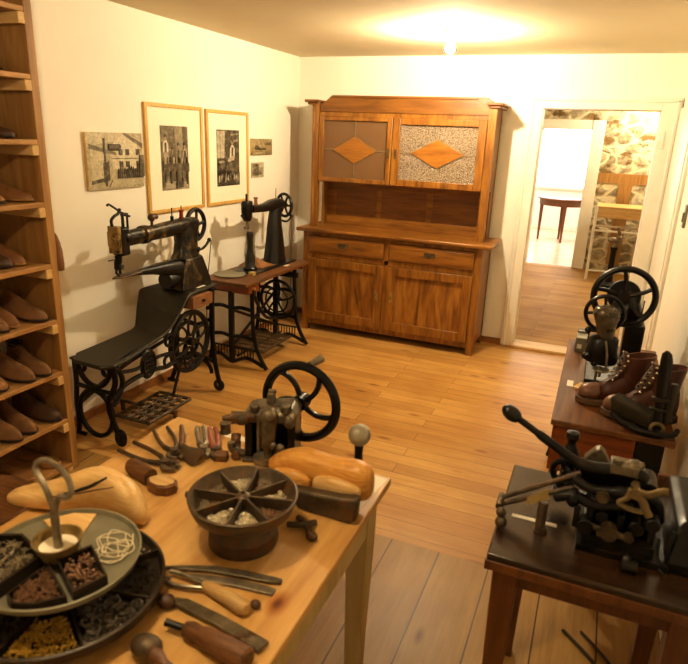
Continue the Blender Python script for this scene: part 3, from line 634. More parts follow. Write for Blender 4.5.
mb = MB(O); mb.loft([zring(.28,-2.075,.905,.06,.11), zring(.28,-2.07,.94,.055,.09), zring(.28,-2.065,1.0,.05,.085), zring(.28,-2.06,1.06,.05,.095), zring(.28,-2.05,1.10,.045,.10), zring(.28,-2.05,1.14,.03,.07)]); mb.build('arm_column', 'irongold', t, smooth=60)
mb = MB(O); mb.loft([yring(.28,-2.60,1.085,.038,.045), yring(.28,-2.54,1.085,.034,.042), yring(.28,-2.35,1.09,.038,.042), yring(.28,-2.2,1.095,.044,.046), yring(.28,-2.1,1.10,.046,.046), yring(.28,-1.99,1.10,.042,.042), yring(.28,-1.96,1.10,.03,.03)])
mb.lathe([(.0,-.02),(.05,-.02),(.052,0),(.05,.02),(0,.02)], (.28,-2.44,1.088), 'Y', 18)
mb.build('horizontal_arm', 'irongold', t, smooth=60)
mb = MB(O); mb.box((.245,-2.655,1.0), (.315,-2.59,1.15)); mb.lathe([(0,-.03),(.042,-.03),(.045,0),(.04,.02),(0,.02)], (.28,-2.59,1.09), 'Y', 18); mb.build('head_casing', 'iron', t, bevel=.01)
mb = MB(O); mb.box((.248,-2.682,1.015), (.316,-2.655,1.16)); mb.box((.24,-2.68,1.05),(.248,-2.66,1.13)); mb.build('face_plate', 'brasspl', t, bevel=.008)
mb = MB(O); mb.cyl((.28,-2.65,1.0),(.28,-2.65,.96),.02,.016).cyl((.275,-2.655,.98),(.27,-2.66,.93),.016,.012).cyl((.28,-2.645,.96),(.28,-2.645,.90),.007).box((.262,-2.665,.925),(.295,-2.63,.95)).tube(spline([(.28,-2.66,.94),(.28,-2.675,.915),(.28,-2.655,.893)]),.006).cyl((.28,-2.69,.985),(.28,-2.725,.985),.004); mb.build('needle_bar', 'iron', t)
mb = MB(O); mb.loft([yring(.28,-2.70,.884,.008,.004), yring(.28,-2.66,.885,.026,.006), yring(.28,-2.58,.886,.03,.008), yring(.28,-2.50,.886,.026,.014)]); mb.build('arm_tip_plate', 'ironbrown', t, smooth=60)
mb = MB(O); mb.loft([yring(.28,-2.505,.885,.022,.016), yring(.28,-2.40,.878,.03,.025), yring(.28,-2.30,.868,.042,.04), yring(.28,-2.2,.855,.06,.055), yring(.28,-2.14,.84,.06,.06)])
mb.lathe([(0,-.03),(.05,-.03),(.054,0),(.05,.07),(0,.07)], (.28,-2.25,.79), 'Y', 22); mb.build('lower_arm', 'iron', t, smooth=60)
mb = MB(O); mb.wheel((.205,-1.86,1.072), 'X', .098, .014, 5, .022, .2, .011, .015); mb.cyl((.205,-1.86,1.072),(.25,-1.93,1.085),.02); mb.cyl((.205,-1.86,1.072),(.28,-1.99,1.09),.016); mb.build('balance_wheel', 'iron', t)
mb = MB(O); mb.cyl((.28,-2.60,1.13),(.28,-2.60,1.225),.008).cyl((.28,-2.565,1.13),(.28,-2.565,1.215),.006).tube(spline([(.28,-2.56,1.213),(.28,-2.60,1.222),(.28,-2.64,1.245),(.28,-2.69,1.273),(.28,-2.705,1.268)]),.006).cyl((.28,-2.545,1.20),(.28,-2.61,1.215),.006); mb.build('take_up_lever', 'iron', t)
mb = MB(O); mb.tube(spline([(.28,-2.68,1.16),(.28,-2.682,1.19),(.28,-2.66,1.21),(.28,-2.63,1.222),(.28,-2.615,1.245)]), .008); mb.build('presser_lever', 'iron', t)
mb = MB(O); mb.cyl((.28,-2.37,1.12),(.28,-2.37,1.16),.008).ell((.28,-2.37,1.175),(.022,.022,.022)).cyl((.28,-2.36,1.178),(.28,-2.33,1.178),.016); mb.build('tension_knob', 'leatherdark', t)
mb = MB(O); mb.cyl((.28,-2.19,1.14),(.28,-2.19,1.215),.0035).cyl((.28,-2.19,1.14),(.28,-2.19,1.165),.01); mb.build('spool_pin', 'iron', t)
mb = MB(O); mb.lathe([(0,0),(.016,0),(.016,.006),(.012,.01),(.012,.038),(.016,.042),(.016,.05),(0,.05)], (.28,-2.10,1.145)); mb.cyl((.28,-2.10,1.14),(.28,-2.10,1.22),.003); mb.build('thread_spool', 'redthread', t)
mb = MB(O); mb.tube(spline([(.30,-2.02,.95),(.32,-1.97,.94),(.33,-1.93,.96),(.33,-1.90,.985)]), .008).ell((.33,-1.89,.99),(.014,.014,.014)).cyl((.30,-2.03,.95),(.33,-2.0,.94),.02); mb.build('bobbin_winder', 'iron', t)
mb = MB(O); mb.tube([(.34,-1.885,.98),(.36,-1.97,.72),(.375,-2.01,.45)], .003, 6); mb.build('drive_belt', 'leatherdark', t)

# ------------------------------------------------------------------ post sewing machine on treadle table
t = thing('treadle_sewing_machine', 'black post-bed sewing machine on a brown treadle table left of the sideboard', 'sewing machine', (.27,-1.13,0)); O = (.27,-1.13,0)
mb = MB(O); mb.box((.075,-1.66,.638), (.46,-.65,.664)); mb.build('tabletop', 'brown', t, bevel=.005)
mb = MB(O); mb.box((.11,-1.60,.585), (.425,-1.57,.638)).box((.11,-.72,.60),(.42,-.70,.638)).box((.11,-1.57,.60),(.125,-.72,.638)); mb.build('apron', 'reddish', t, bevel=.003)
mb = MB(O); mb.box((.30,-1.595,.575), (.44,-1.45,.637)); d = mb.build('drawer', 'reddish', t, bevel=.003)
mb = MB(O); mb.cyl((.44,-1.53,.605),(.455,-1.53,.605),.012,.009); mb.build('drawer_knob', 'rackx', d)
for y in (-1.53, -.87):
    mb = MB(O)
    mb.tube(spline([(.425,y,.637),(.428,y,.45),(.44,y,.25),(.48,y,.12),(.545,y,.012)]), .017, 8, flat=.7, up=(0,1,0))
    mb.tube(spline([(.095,y,.637),(.09,y,.45),(.088,y,.25),(.08,y,.12),(.055,y,.012)]), .017, 8, flat=.7, up=(0,1,0))
    mb.box((.235,y-.014,.02),(.27,y+.014,.637)); mb.box((.07,y-.016,.56),(.45,y+.016,.60))
    for z in (.44, .225): mb.tube(spline([(.088,y,z),(.17,y,z+.012),(.25,y,z),(.34,y,z+.012),(.435,y,z)]), .014)
    mb.tube(spline([(.06,y,.05),(.15,y,.075),(.25,y,.03),(.38,y,.075),(.52,y,.03)]), .014); mb.tube([(.085,y,.145),(.45,y,.145)], .007)
    for k in range(14): mb.tube([(.11+.025*k,y,.08),(.11+.025*k,y,.15)], .004, 5)
    mb.build('trestle', 'iron', t)
mb = MB(O); mb.tube([(.25,-1.53,.43),(.25,-.87,.14)], .011).tube([(.25,-1.53,.14),(.25,-.87,.43)], .011).tube([(.30,-1.53,.08),(.30,-.87,.08)],.01).tube(spline([(.42,-1.5,.57),(.40,-1.40,.45),(.36,-1.2,.30),(.30,-.9,.22)]),.012); mb.build('cross_brace', 'iron', t)
mb = MB(O); mb.wheel((.295,-.91,.37), 'Y', .155, .013, 5, .022, .35, .009, .02); mb.arc((.295,-.93,.37), .10, .007, 'Y'); mb.build('flywheel', 'iron', t)
mb = MB(O); x0, x1, y0, y1, z = .13, .45, -1.42, -.97, .095
for a, b in (((x0,y0),(x1,y0)),((x1,y0),(x1,y1)),((x1,y1),(x0,y1)),((x0,y1),(x0,y0))): mb.tube([(a[0],a[1],z),(b[0],b[1],z)], .01, 6)
for i in range(15): mb.tube([(x0+.02+.02*i,y0,z),(x0+.02+.02*i,y1,z)], .0045, 5)
for j in range(6): mb.tube([(x0,y0+.075*j+.03,z),(x1,y0+.075*j+.03,z)], .005, 5)
mb.tube([(.09,-1.2,.09),(.50,-1.2,.09)], .01); mb.build('treadle_plate', 'ironbrown', t)
mb = MB(O); mb.tube([(.31,-.99,.10),(.31,-.94,.40)], .007); mb.build('treadle_rod', 'iron', t)
mb = MB(O); mb.box((.15,-1.36,.664), (.36,-.72,.676)); mb.build('bed_plate', 'black', t, bevel=.004)
mb = MB(O); mb.box((.372,-.97,.6645),(.40,-.90,.667)); mb.build('paper_tag', 'paper', t)
mb = MB(O); mb.lathe([(0,0),(.05,0),(.052,.015),(.04,.03),(.037,.08),(.036,.10),(.026,.13),(.022,.16),(.022,.22),(.025,.25),(.026,.27),(.022,.285),(0,.288)], (.25,-1.262,.674), n=20); mb.build('needle_post', 'black', t)
mb = MB(O); mb.loft([zring(.25,-.885,.676,.075,.115), zring(.25,-.885,.72,.07,.105), zring(.25,-.885,.85,.06,.085), zring(.25,-.89,.97,.05,.068), zring(.25,-.885,1.03,.045,.06), zring(.25,-.875,1.08,.042,.06), zring(.25,-.86,1.13,.04,.07), zring(.25,-.86,1.165,.025,.05)]); mb.build('machine_column', 'black', t, smooth=60)
mb = MB(O); mb.loft([yring(.25,-1.25,1.125,.03,.03), yring(.25,-1.15,1.118,.03,.028), yring(.25,-1.05,1.118,.034,.032), yring(.25,-.95,1.128,.042,.042), yring(.25,-.85,1.13,.044,.046), yring(.25,-.78,1.125,.036,.036)]); mb.build('horizontal_arm', 'black', t, smooth=60)
mb = MB(O); mb.loft([zring(.25,-1.298,1.04,.022,.025), zring(.25,-1.30,1.07,.032,.045), zring(.25,-1.30,1.17,.034,.05), zring(.25,-1.30,1.185,.028,.04)]); mb.cyl((.25,-1.305,1.18),(.25,-1.305,1.235),.008).cyl((.25,-1.34,1.09),(.25,-1.375,1.085),.008).cyl((.25,-1.345,1.15),(.25,-1.36,1.16),.012); mb.build('head_casing', 'iron', t, smooth=60)
mb = MB(O); mb.cyl((.25,-1.298,1.04),(.25,-1.298,.99),.008).cyl((.25,-1.29,1.04),(.25,-1.275,.97),.004).box((.24,-1.33,.985),(.26,-1.30,1.005)); mb.cyl((.25,-1.298,.99),(.25,-1.29,.965),.002); mb.build('needle_bar', 'steel', t)
mb = MB(O); mb.lathe([(0,0),(.016,0),(.016,.006),(.012,.01),(.012,.04),(.016,.044),(.016,.052),(0,.052)], (.25,-1.175,1.15)); mb.build('thread_spool', 'brownthread', t)
mb = MB(O); mb.cyl((.25,-.87,1.16),(.25,-.87,1.25),.003); mb.build('spool_pin', 'iron', t)
mb = MB(O); c = (.24,-.71,1.108); mb.wheel((0,0,0), 'Y', .088, .012, 6, .02, 0, .009, .02); R = RZ(rad(-20)); mb.v = [V(c)-V(O)+R@(p+V(O)) for p in mb.v]; mb.cyl((.24,-.71,1.108),(.25,-.80,1.12),.018); mb.build('balance_wheel', 'iron', t)
mb = MB(O); mb.tube(spline([(.27,-.82,1.0),(.28,-.76,.985),(.28,-.71,.99),(.28,-.67,1.01)]), .008).ell((.28,-.665,1.02),(.014,.014,.014)); mb.build('bobbin_winder', 'iron', t)
mb = MB(O); mb.tube([(.30,-.70,1.02),(.31,-.715,.665),(.40,-.90,.40)], .003, 6); mb.build('drive_belt', 'leatherdark', t)
# things lying on that table
mb = MB((.20,-1.46,.664)); mb.lathe([(0,0),(.11,0),(.118,.006),(.118,.010),(.11,.012),(.10,.008),(0,.008)], (.20,-1.46,.664), n=36); solo(mb, 'glass_disc', 'greypaint', 'flat round grey disc lying on the treadle table in front of the needle post', 'disc')
mb = MB((.33,-1.40,.664)); mb.box((.32,-1.405,.664),(.36,-1.365,.69)); solo(mb, 'paper_card', 'papertan', 'small pale card standing at the foot of the needle post', 'card', bevel=.001)
mb = MB((.20,-1.10,.676)); mb.loft([[(.10,-1.19,.677),(.30,-1.19,.677),(.33,-1.01,.677),(.12,-1.01,.677)], [(.13,-1.16,.70),(.26,-1.15,.705),(.27,-1.06,.70),(.14,-1.06,.70)], [(.19,-1.13,.735),(.21,-1.13,.735),(.21,-1.08,.73),(.19,-1.08,.73)]]); solo(mb, 'leather_piece', 'leatherred', 'folded reddish leather piece beside the machine column on the treadle table', 'leather piece', smooth=0)
# ------------------------------------------------------------------ work table in the foreground
TZ = .69
t = thing('work_table', 'pale pine work table covered with cobbler tools in the foreground', 'table', (1.76,-4.3,0)); O = (1.76,-4.3,0)
mb = MB(O); mb.prism([(1.352,-3.57),(2.163,-3.62),(2.172,-5.0),(1.352,-5.0)], TZ-.026, TZ, 'xy'); mb.build('tabletop', 'pine', t, bevel=.004)
mb = MB(O); mb.box((1.40,-3.67,.545), (2.11,-3.645,TZ-.026)).box((2.11,-4.9,.545), (2.135,-3.66,TZ-.026)).box((1.38,-4.9,.545), (1.405,-3.66,TZ-.026)).box((1.40,-4.92,.545),(2.11,-4.9,TZ-.026)); mb.build('apron', 'palewood', t, bevel=.003)
for x, y in ((2.105,-3.70), (1.415,-3.68), (2.10,-4.88), (1.415,-4.88)):
    mb = MB(O); mb.loft([[(x+a*s, y+b*s, z) for a, b in ((-1,-1),(1,-1),(1,1),(-1,1))] for z, s in ((0,.024),(.54,.034),(TZ-.027,.034))]); mb.build('leg', 'palewood', t, bevel=.003, smooth=30)
def bits(name, mat, label, cat, pts, z, kind='rings', n=70, s=.005, group=None, zv=.006):
    """loose small hardware heaped inside the polygon pts"""
    mb = MB((sum(p[0] for p in pts)/len(pts), sum(p[1] for p in pts)/len(pts), z)); k = 0
    bx = [min(p[0] for p in pts), max(p[0] for p in pts), min(p[1] for p in pts), max(p[1] for p in pts)]
    def inside(x, y):
        r = False; j = len(pts)-1
        for i in range(len(pts)):
            if (pts[i][1] > y) != (pts[j][1] > y) and x < (pts[j][0]-pts[i][0])*(y-pts[i][1])/(pts[j][1]-pts[i][1])+pts[i][0]: r = not r
            j = i
        return r
    g = 0
    while k < n and g < n*20:
        g += 1; x = random.uniform(bx[0], bx[1]); y = random.uniform(bx[2], bx[3])
        if not inside(x, y): continue
        k += 1; p = V((x, y, z+random.uniform(.001, zv))); a = random.uniform(0, pi); d = V((cos(a), sin(a), random.uniform(-.3, .5)))*s
        if kind == 'rings': mb.tube([p+Mx.Rotation(random.uniform(-.6,.6), 3, 'X')@V((s*cos(q), s*sin(q), 0)) for q in [2*pi*j/7 for j in range(7)]], s*.38, 4, True)
        elif kind == 'nails': mb.tube([p-d, p+d], s*.16, 4).tube([p+d, p+d*1.08], s*.4, 5)
        else: mb.ell(p, (s*.6, s*.6, s*.45), None, 6, 4)
    return solo(mb, name, mat, label, cat, group=group, kind='stuff', smooth=50)

# revolving cast iron nail bowl
bc = (1.925,-4.06); rz_ = TZ+.13
t = thing('nail_bowl', 'round rusty iron nail bowl with eight compartments on a pedestal, mid table', 'bowl', (bc[0],bc[1],TZ)); O = (bc[0],bc[1],TZ)
mb = MB(O); mb.lathe([(0,0),(.083,0),(.086,.008),(.084,.035),(.074,.045),(.068,.055),(.066,.066),(0,.068)], (bc[0],bc[1],TZ), n=36); mb.build('pedestal', 'ironbrown', t)
mb = MB(O); mb.lathe([(0,.066),(.06,.068),(.10,.080),(.122,.098),(.130,.118),(.133,.131),(.128,.133),(.122,.127),(.114,.108),(.095,.098),(0,.097)], (bc[0],bc[1],TZ), n=48); mb.cyl((bc[0]-.128,bc[1]-.03,TZ+.11),(bc[0]-.142,bc[1]-.034,TZ+.108),.008); mb.build('tray', 'ironbrown', t)
for k in range(8):
    a = 2*pi*k/8+.25; mb = MB(O); u = V((cos(a), sin(a), 0)); w = V((-sin(a), cos(a), 0))*.003; b = V((bc[0], bc[1], TZ))
    P = [u*.012+V((0,0,.098)), u*.115+V((0,0,.104)), u*.127+V((0,0,.129)), u*.012+V((0,0,.127))]
    mb.add([b+p+w for p in P]+[b+p-w for p in P], [(0,1,2,3),(7,6,5,4),(0,4,5,1),(1,5,6,2),(2,6,7,3),(3,7,4,0)]); mb.build('divider', 'ironbrown', t, bevel=.001)
mb = MB(O); mb.lathe([(0,.096),(.018,.096),(.018,.126),(.012,.131),(.005,.132),(.004,.14),(0,.14)], (bc[0],bc[1],TZ), n=16); mb.build('hub', 'ironbrown', t)
nm = ['eyelets', 'tacks', 'pale rivets', 'dark tacks', 'small nails', 'silver rings', 'bright eyelets', 'copper rivets']
mt = ['silverbit', 'greybit', 'silverbit', 'greybit', 'greybit', 'silverbit', 'silverbit', 'copperbit']
wh = ['right', 'far right', 'far', 'far left', 'left', 'near left', 'near', 'near right']
for k in range(8):
    a0 = 2*pi*k/8+.25+.10; a1 = a0+2*pi/8-.20; am = (a0+a1)/2
    pts = [(bc[0]+r*cos(a), bc[1]+r*sin(a)) for r, a in ((.035,am),(.100,a0+.02),(.103,am),(.100,a1-.02))]
    bits('nails', mt[k], '%s heaped in the %s compartment of the nail bowl' % (nm[k], wh[k]), 'nails', pts, TZ+.099, ['rings','nails','rings','nails','nails','rings','rings','balls'][k], 80, .0055, 'hardware in the nail bowl', .010)

# hand press with wheel
t = thing('hand_press', 'small dark iron hand press with a spoked handwheel at the far table edge', 'press', (1.78,-3.66,TZ)); O = (1.78,-3.66,TZ)
R = RZ(rad(16)); c0 = V((1.782,-3.655,TZ))
def rot(mb, ang=16):
    R = RZ(rad(ang)); mb.v = [R@(p+V(O)-c0)+c0-V(O) for p in mb.v]; return mb
mb = MB(O); mb.box((1.70,-3.72,TZ), (1.87,-3.60,TZ+.012)); mb.tube(spline([(1.66,-3.70,TZ+.055),(1.665,-3.70,TZ+.03),(1.70,-3.69,TZ+.012)]),.012); rot(mb).build('base_plate', 'irongrey', t, bevel=.003)
mb = MB(O); mb.box((1.705,-3.705,TZ+.012), (1.728,-3.62,TZ+.135)).box((1.835,-3.705,TZ+.012), (1.86,-3.60,TZ+.14)).box((1.705,-3.64,TZ+.012),(1.86,-3.60,TZ+.14)); rot(mb).build('frame_column', 'iron', t, bevel=.003)
mb = MB(O); mb.loft([[(1.70,-3.71,TZ+.13),(1.865,-3.71,TZ+.135),(1.865,-3.595,TZ+.135),(1.70,-3.60,TZ+.13)],[(1.70,-3.71,TZ+.155),(1.865,-3.71,TZ+.165),(1.865,-3.595,TZ+.165),(1.70,-3.60,TZ+.155)],[(1.73,-3.69,TZ+.172),(1.845,-3.69,TZ+.182),(1.845,-3.61,TZ+.182),(1.73,-3.62,TZ+.172)]])
mb.cyl((1.735,-3.70,TZ+.165),(1.735,-3.70,TZ+.185),.014).cyl((1.83,-3.70,TZ+.17),(1.83,-3.70,TZ+.195),.016).cyl((1.775,-3.65,TZ+.175),(1.775,-3.65,TZ+.21),.016,.012).box((1.765,-3.655,TZ+.205),(1.79,-3.645,TZ+.22)).ell((1.845,-3.72,TZ+.15),(.018,.018,.022)); rot(mb).build('press_head', 'irongrey', t, bevel=.004)
mb = MB(O); mb.cyl((1.782,-3.725,TZ+.06),(1.782,-3.715,TZ+.15),.020,.027).ell((1.782,-3.72,TZ+.165),(.029,.026,.024)).cyl((1.782,-3.725,TZ+.03),(1.782,-3.725,TZ+.065),.012); rot(mb).build('plunger', 'irongrey', t)
mb = MB(O); mb.cyl((1.745,-3.69,TZ+.012),(1.745,-3.69,TZ+.13),.007).cyl((1.765,-3.72,TZ+.01),(1.765,-3.72,TZ+.028),.03).cyl((1.81,-3.73,TZ+.02),(1.81,-3.70,TZ+.055),.012).ell((1.80,-3.735,TZ+.075),(.011,.011,.011)).ell((1.822,-3.735,TZ+.07),(.012,.012,.012)); rot(mb).build('die', 'steel', t)
mb = MB(O); mb.cyl((1.735,-3.705,TZ+.15),(1.67,-3.725,TZ+.15),.015,.02).cyl((1.67,-3.725,TZ+.15),(1.645,-3.735,TZ+.15),.012,.006).ell((1.70,-3.72,TZ+.145),(.024,.018,.018)); rot(mb).build('feed_knob', 'ironbrown', t)
mb = MB(O); mb.wheel((1.836,-3.575,.850), 'Y', .122, .0145, 5, .026, .55, .0095, .022, ph=.5, flat=1.1); mb.cyl((1.825,-3.64,.845),(1.836,-3.56,.85),.018); d = mb.build('handwheel', 'iron', t)
mb = MB(O); mb.cyl((1.853,-3.575,.972),(1.863,-3.53,.980),.007).cyl((1.858,-3.56,.975),(1.876,-3.515,.984),.011,.014); mb.build('wheel_handle', 'steel', d)

# wooden lasts
def last_rings(pts, n=12):
    """pts: (along, centre y, half width, z bottom, z top)"""
    return [[(x, yc+w*(abs(cos(a))**.8)*(1 if cos(a) > 0 else -1), (z0+z1)/2+(z1-z0)/2*(abs(sin(a))**.8)*(1 if sin(a) > 0 else -1)) for a in [2*pi*j/n for j in range(n)]] for x, yc, w, z0, z1 in pts]
O = (2.03,-3.79,TZ); t = thing('wooden_last', 'yellow wooden shoe last lying on its side right of the nail bowl', 'shoe last', O)
mb = MB(O); mb.loft(last_rings([(1.83,-3.765,.008,.72,.745),(1.85,-3.77,.030,.705,.765),(1.90,-3.775,.043,.695,.80),(1.95,-3.78,.046,.692,.818),(2.0,-3.785,.044,.70,.815),(2.05,-3.79,.044,.705,.815),(2.10,-3.795,.046,.708,.825),(2.14,-3.80,.042,.712,.828),(2.16,-3.80,.030,.72,.815),(2.168,-3.80,.012,.74,.79)])); mb.build('last_body', 'lastwood', t, smooth=80, sub=1)
mb = MB(O); mb.loft(last_rings([(2.0,-3.825,.01,.715,.76),(2.02,-3.832,.018,.710,.775),(2.07,-3.838,.022,.715,.788),(2.12,-3.84,.02,.73,.785),(2.15,-3.838,.008,.745,.77)])); mb.build('heel_cone', 'lastpale', t, smooth=80, sub=1)
mb = MB(O); mb.loft(last_rings([(1.86,-3.815,.008,.705,.74),(1.89,-3.825,.02,.697,.765),(1.94,-3.835,.026,.695,.775),(1.98,-3.832,.018,.70,.77),(2.0,-3.828,.006,.715,.75)])); mb.build('toe_block', 'lastwood', t, smooth=80, sub=1)
mb = MB((2.06,-3.87,TZ)); mb.prism([(1.965,.748),(1.970,.715),(1.985,.698),(2.02,.691),(2.135,.691),(2.152,.70),(2.156,.768),(2.10,.758),(2.03,.752)], -3.89, -3.855); solo(mb, 'sole_iron', 'ironbrown', 'dark brown sole-shaped block lying in front of the yellow wooden last', 'block', bevel=.008)
O = (2.07,-3.66,TZ); t = thing('burnishing_tool', 'upright tool with pale round knob on a dark stem at the right table corner', 'tool', O)
mb = MB(O); mb.lathe([(0,0),(.03,0),(.03,.01),(.014,.018),(.012,.08),(.014,.115),(0,.12)], O, n=16); mb.build('stem', 'iron', t)
mb = MB(O); mb.lathe([(0,.108),(.014,.108),(.025,.116),(.032,.130),(.033,.143),(.028,.158),(.015,.168),(0,.170)], O, n=20); mb.build('knob', 'bonewhite', t)
# shears behind the bowl on its right
O = (2.02,-3.96,TZ); t = thing('pincers', 'small rusty pincers lying half under the right rim of the nail bowl', 'pincers', O)
mb = MB(O); mb.tube(spline([(2.01,-3.93,.70),(2.04,-3.95,.702),(2.075,-3.985,.70)]), [.008]*12+[.012], 7).ell((2.078,-3.99,.703),(.016,.012,.012)).tube(spline([(2.0,-3.97,.70),(2.04,-3.96,.706),(2.06,-3.93,.70)]),.008); mb.build('jaw', 'ironbrown', t)
# large pale last at left
O = (1.5,-4.12,TZ); t = thing('wooden_last', 'large pale wooden last lying behind the two-tier nail stand', 'shoe last', O)
mb = MB((0,0,0)); mb.loft(last_rings([(-.22,0,.012,.69,.715),(-.19,0,.035,.69,.735),(-.12,0,.042,.69,.752),(-.05,.0,.044,.69,.782),(.0,.004,.040,.69,.812),(.045,.008,.036,.69,.823),(.075,.006,.036,.692,.815),(.10,.0,.040,.692,.806),(.135,-.012,.042,.692,.795),(.160,-.022,.036,.692,.77),(.178,-.03,.026,.694,.745),(.186,-.034,.012,.70,.725)]))
a = rad(15); mb.v = [RZ(a)@V((p.x,p.y,0))+V((1.49,-4.135,p.z))-V(O) for p in mb.v]; mb.build('last_body', 'lastpale', t, smooth=80, sub=1)
mb = MB((0,0,0)); mb.tube(spline([(1.43,-4.192,.745),(1.50,-4.176,.765),(1.56,-4.16,.785),(1.60,-4.145,.795)]), .0018, 5); mb.v = [p-V(O) for p in mb.v]; mb.build('seam_line', 'handle', t)
mb = MB((1.5,-4.07,.775)); mb.tube(spline([(1.462,-4.19,.758),(1.50,-4.186,.775),(1.56,-4.182,.806),(1.612,-4.178,.842)]), [.007]*9+[.009]*6+[.006]*4, 8, flat=.5); solo(mb, 'rasp', 'black', 'black slightly curved bar resting on the large pale last', 'tool')
# heel last with round handle
O = (1.53,-3.935,TZ); t = thing('heel_last', 'brown rounded wooden handle with a thick heel-shaped end, front of the tool row', 'tool', O)
mb = MB(O); mb.tube(spline([(1.462,-3.932,TZ+.024),(1.50,-3.945,TZ+.026),(1.56,-3.962,TZ+.026)]), [.016,.021,.023,.024,.024,.024,.024,.024,.024,.024,.023,.023,.022], 12); mb.build('grip', 'handle', t)
mb = MB(O); pl = [(1.555,-3.975),(1.575,-3.995),(1.61,-4.003),(1.64,-3.993),(1.652,-3.968),(1.642,-3.948),(1.61,-3.940),(1.575,-3.943)]; mb.prism(pl, TZ, TZ+.030, 'xy'); d = mb.build('heel_block', 'handle', t, bevel=.004)
mb = MB(O); mb.prism([(p[0]*.8+1.605*.2, p[1]*.8-3.97*.2) for p in pl], TZ+.030, TZ+.032, 'xy'); mb.build('heel_face', 'handlepale', d)
# pincers and hammer row
def pincers(label, a, b, head, mat, mat2=None, r=.0065, name='pincers', sp=.012, js=1.):
    O = (head[0], head[1], TZ); t = thing(name, label, 'pincers', O); h = V((head[0], head[1], TZ+.014))
    d = ((V((a[0]+b[0], a[1]+b[1], 0))/2)-V((head[0], head[1], 0))).normalized(); s = V((-d.y, d.x, 0))
    for i, e in enumerate((a, b)):
        e = V((e[0], e[1], TZ+.009)); q = (e-h); sd = 1 if (e-h).dot(s) > 0 else -1
        mb = MB(O); mb.tube(spline([h-s*sd*.008, h+q*.2+s*sd*sp, h+q*.55+s*sd*sp, h+q*.85+s*sd*.004, e]), [r*1.3]*8+[r]*17, 8); mb.build('handle', mat2 or mat, t)
        mb = MB(O); mb.tube(spline([h+s*sd*.006, h-d*.018+s*sd*.022*js, h-d*.036+s*sd*.016*js, h-d*.046+s*sd*.003]), [.009]*10+[.008]*9, 8, flat=.8); mb.build('jaw', mat, t)
    mb = MB(O); mb.cyl(h-V((0,0,.013)), h+V((0,0,.011)), .013); mb.build('rivet', mat, t)
pincers('rusty iron pincers with long open handles, leftmost of the tool row', (1.352,-3.862), (1.358,-3.80), (1.535,-3.868), 'ironbrown')
pincers('rusty iron pincers with curved handles, between the leftmost pincers and the hammer', (1.362,-3.708), (1.385,-3.668), (1.515,-3.80), 'ironbrown')
O = (1.53,-3.78,TZ); t = thing('hammer', 'short cobbler hammer with broad dark head in the tool row', 'hammer', O)
mb = MB(O); mb.tube([(1.425,-3.645,TZ+.012),(1.47,-3.70,TZ+.013),(1.525,-3.775,TZ+.016)], [.007,.010,.009], 8); mb.build('handle', 'handle', t)
mb = MB(O); mb.loft([[(1.515+.016*cos(a)*.6,-3.775+.016*sin(a),TZ+.018+.012*sin(a+1)) for a in [2*pi*j/8 for j in range(8)]],[(1.55+.02*cos(a)*.6,-3.795+.02*sin(a),TZ+.018+.016*sin(a+1)) for a in [2*pi*j/8 for j in range(8)]],[(1.59+.03*cos(a)*.5,-3.80+.03*sin(a),TZ+.018+.017*sin(a+1)) for a in [2*pi*j/8 for j in range(8)]],[(1.61+.03*cos(a)*.4,-3.805+.03*sin(a),TZ+.018+.017*sin(a+1)) for a in [2*pi*j/8 for j in range(8)]]]); mb.build('hammer_head', 'ironbrown', t)
pincers('grey steel pliers lying between the hammer and the red-handled pliers', (1.475,-3.625), (1.492,-3.615), (1.585,-3.745), 'steel', r=.009, name='pliers', sp=.006, js=.6)
pincers('pliers with worn red handles beside the grey steel pliers', (1.515,-3.612), (1.533,-3.604), (1.625,-3.735), 'ironbrown', 'red', r=.009, name='pliers', sp=.006, js=.6)
mb = MB((1.655,-3.755,TZ)); mb.box((1.635,-3.772,TZ),(1.675,-3.735,TZ+.022), RZ(.4)); solo(mb, 'wooden_block', 'handle', 'tiny brown wooden block between the red-handled pliers and the nail bowl', 'block', bevel=.003)
O = (1.69,-3.73,TZ); t = thing('lasting_tool', 'short curved dark handle tool standing between nail bowl and hand press', 'tool', O)
mb = MB(O); mb.tube(spline([(1.70,-3.745,TZ+.014),(1.685,-3.715,TZ+.02),(1.668,-3.69,TZ+.035),(1.66,-3.675,TZ+.05)]), [.013]*10+[.016]*9, 10); mb.build('handle', 'handle', t)
mb = MB((1.57,-3.595,TZ)); mb.lathe([(0,0),(.018,0),(.020,.004),(.017,.008),(.017,.03),(.02,.034),(.018,.038),(0,.036)], (1.57,-3.60,TZ), n=18); solo(mb, 'polish_tin', 'ironbrown', 'little dark round tin at the far edge of the work table', 'tin')
mb = MB((1.62,-3.61,TZ)); mb.box((1.575,-3.625,TZ),(1.675,-3.60,TZ+.001), RZ(-.03)); solo(mb, 'paper_or_glare', 'paper', 'white paper strip lying left of the hand press on the table edge', 'label')
mb = MB((2.13,-3.70,TZ)); mb.prism([(2.09,-3.63),(2.155,-3.632),(2.14,-3.81),(2.10,-3.80)], TZ, TZ+.001, 'xy'); solo(mb, 'paper_or_glare', 'mat', 'pale patch of painted lamp glare under the upright knob tool at the table corner', 'label')  # thin pale sheet standing in for lamp glare on the tabletop
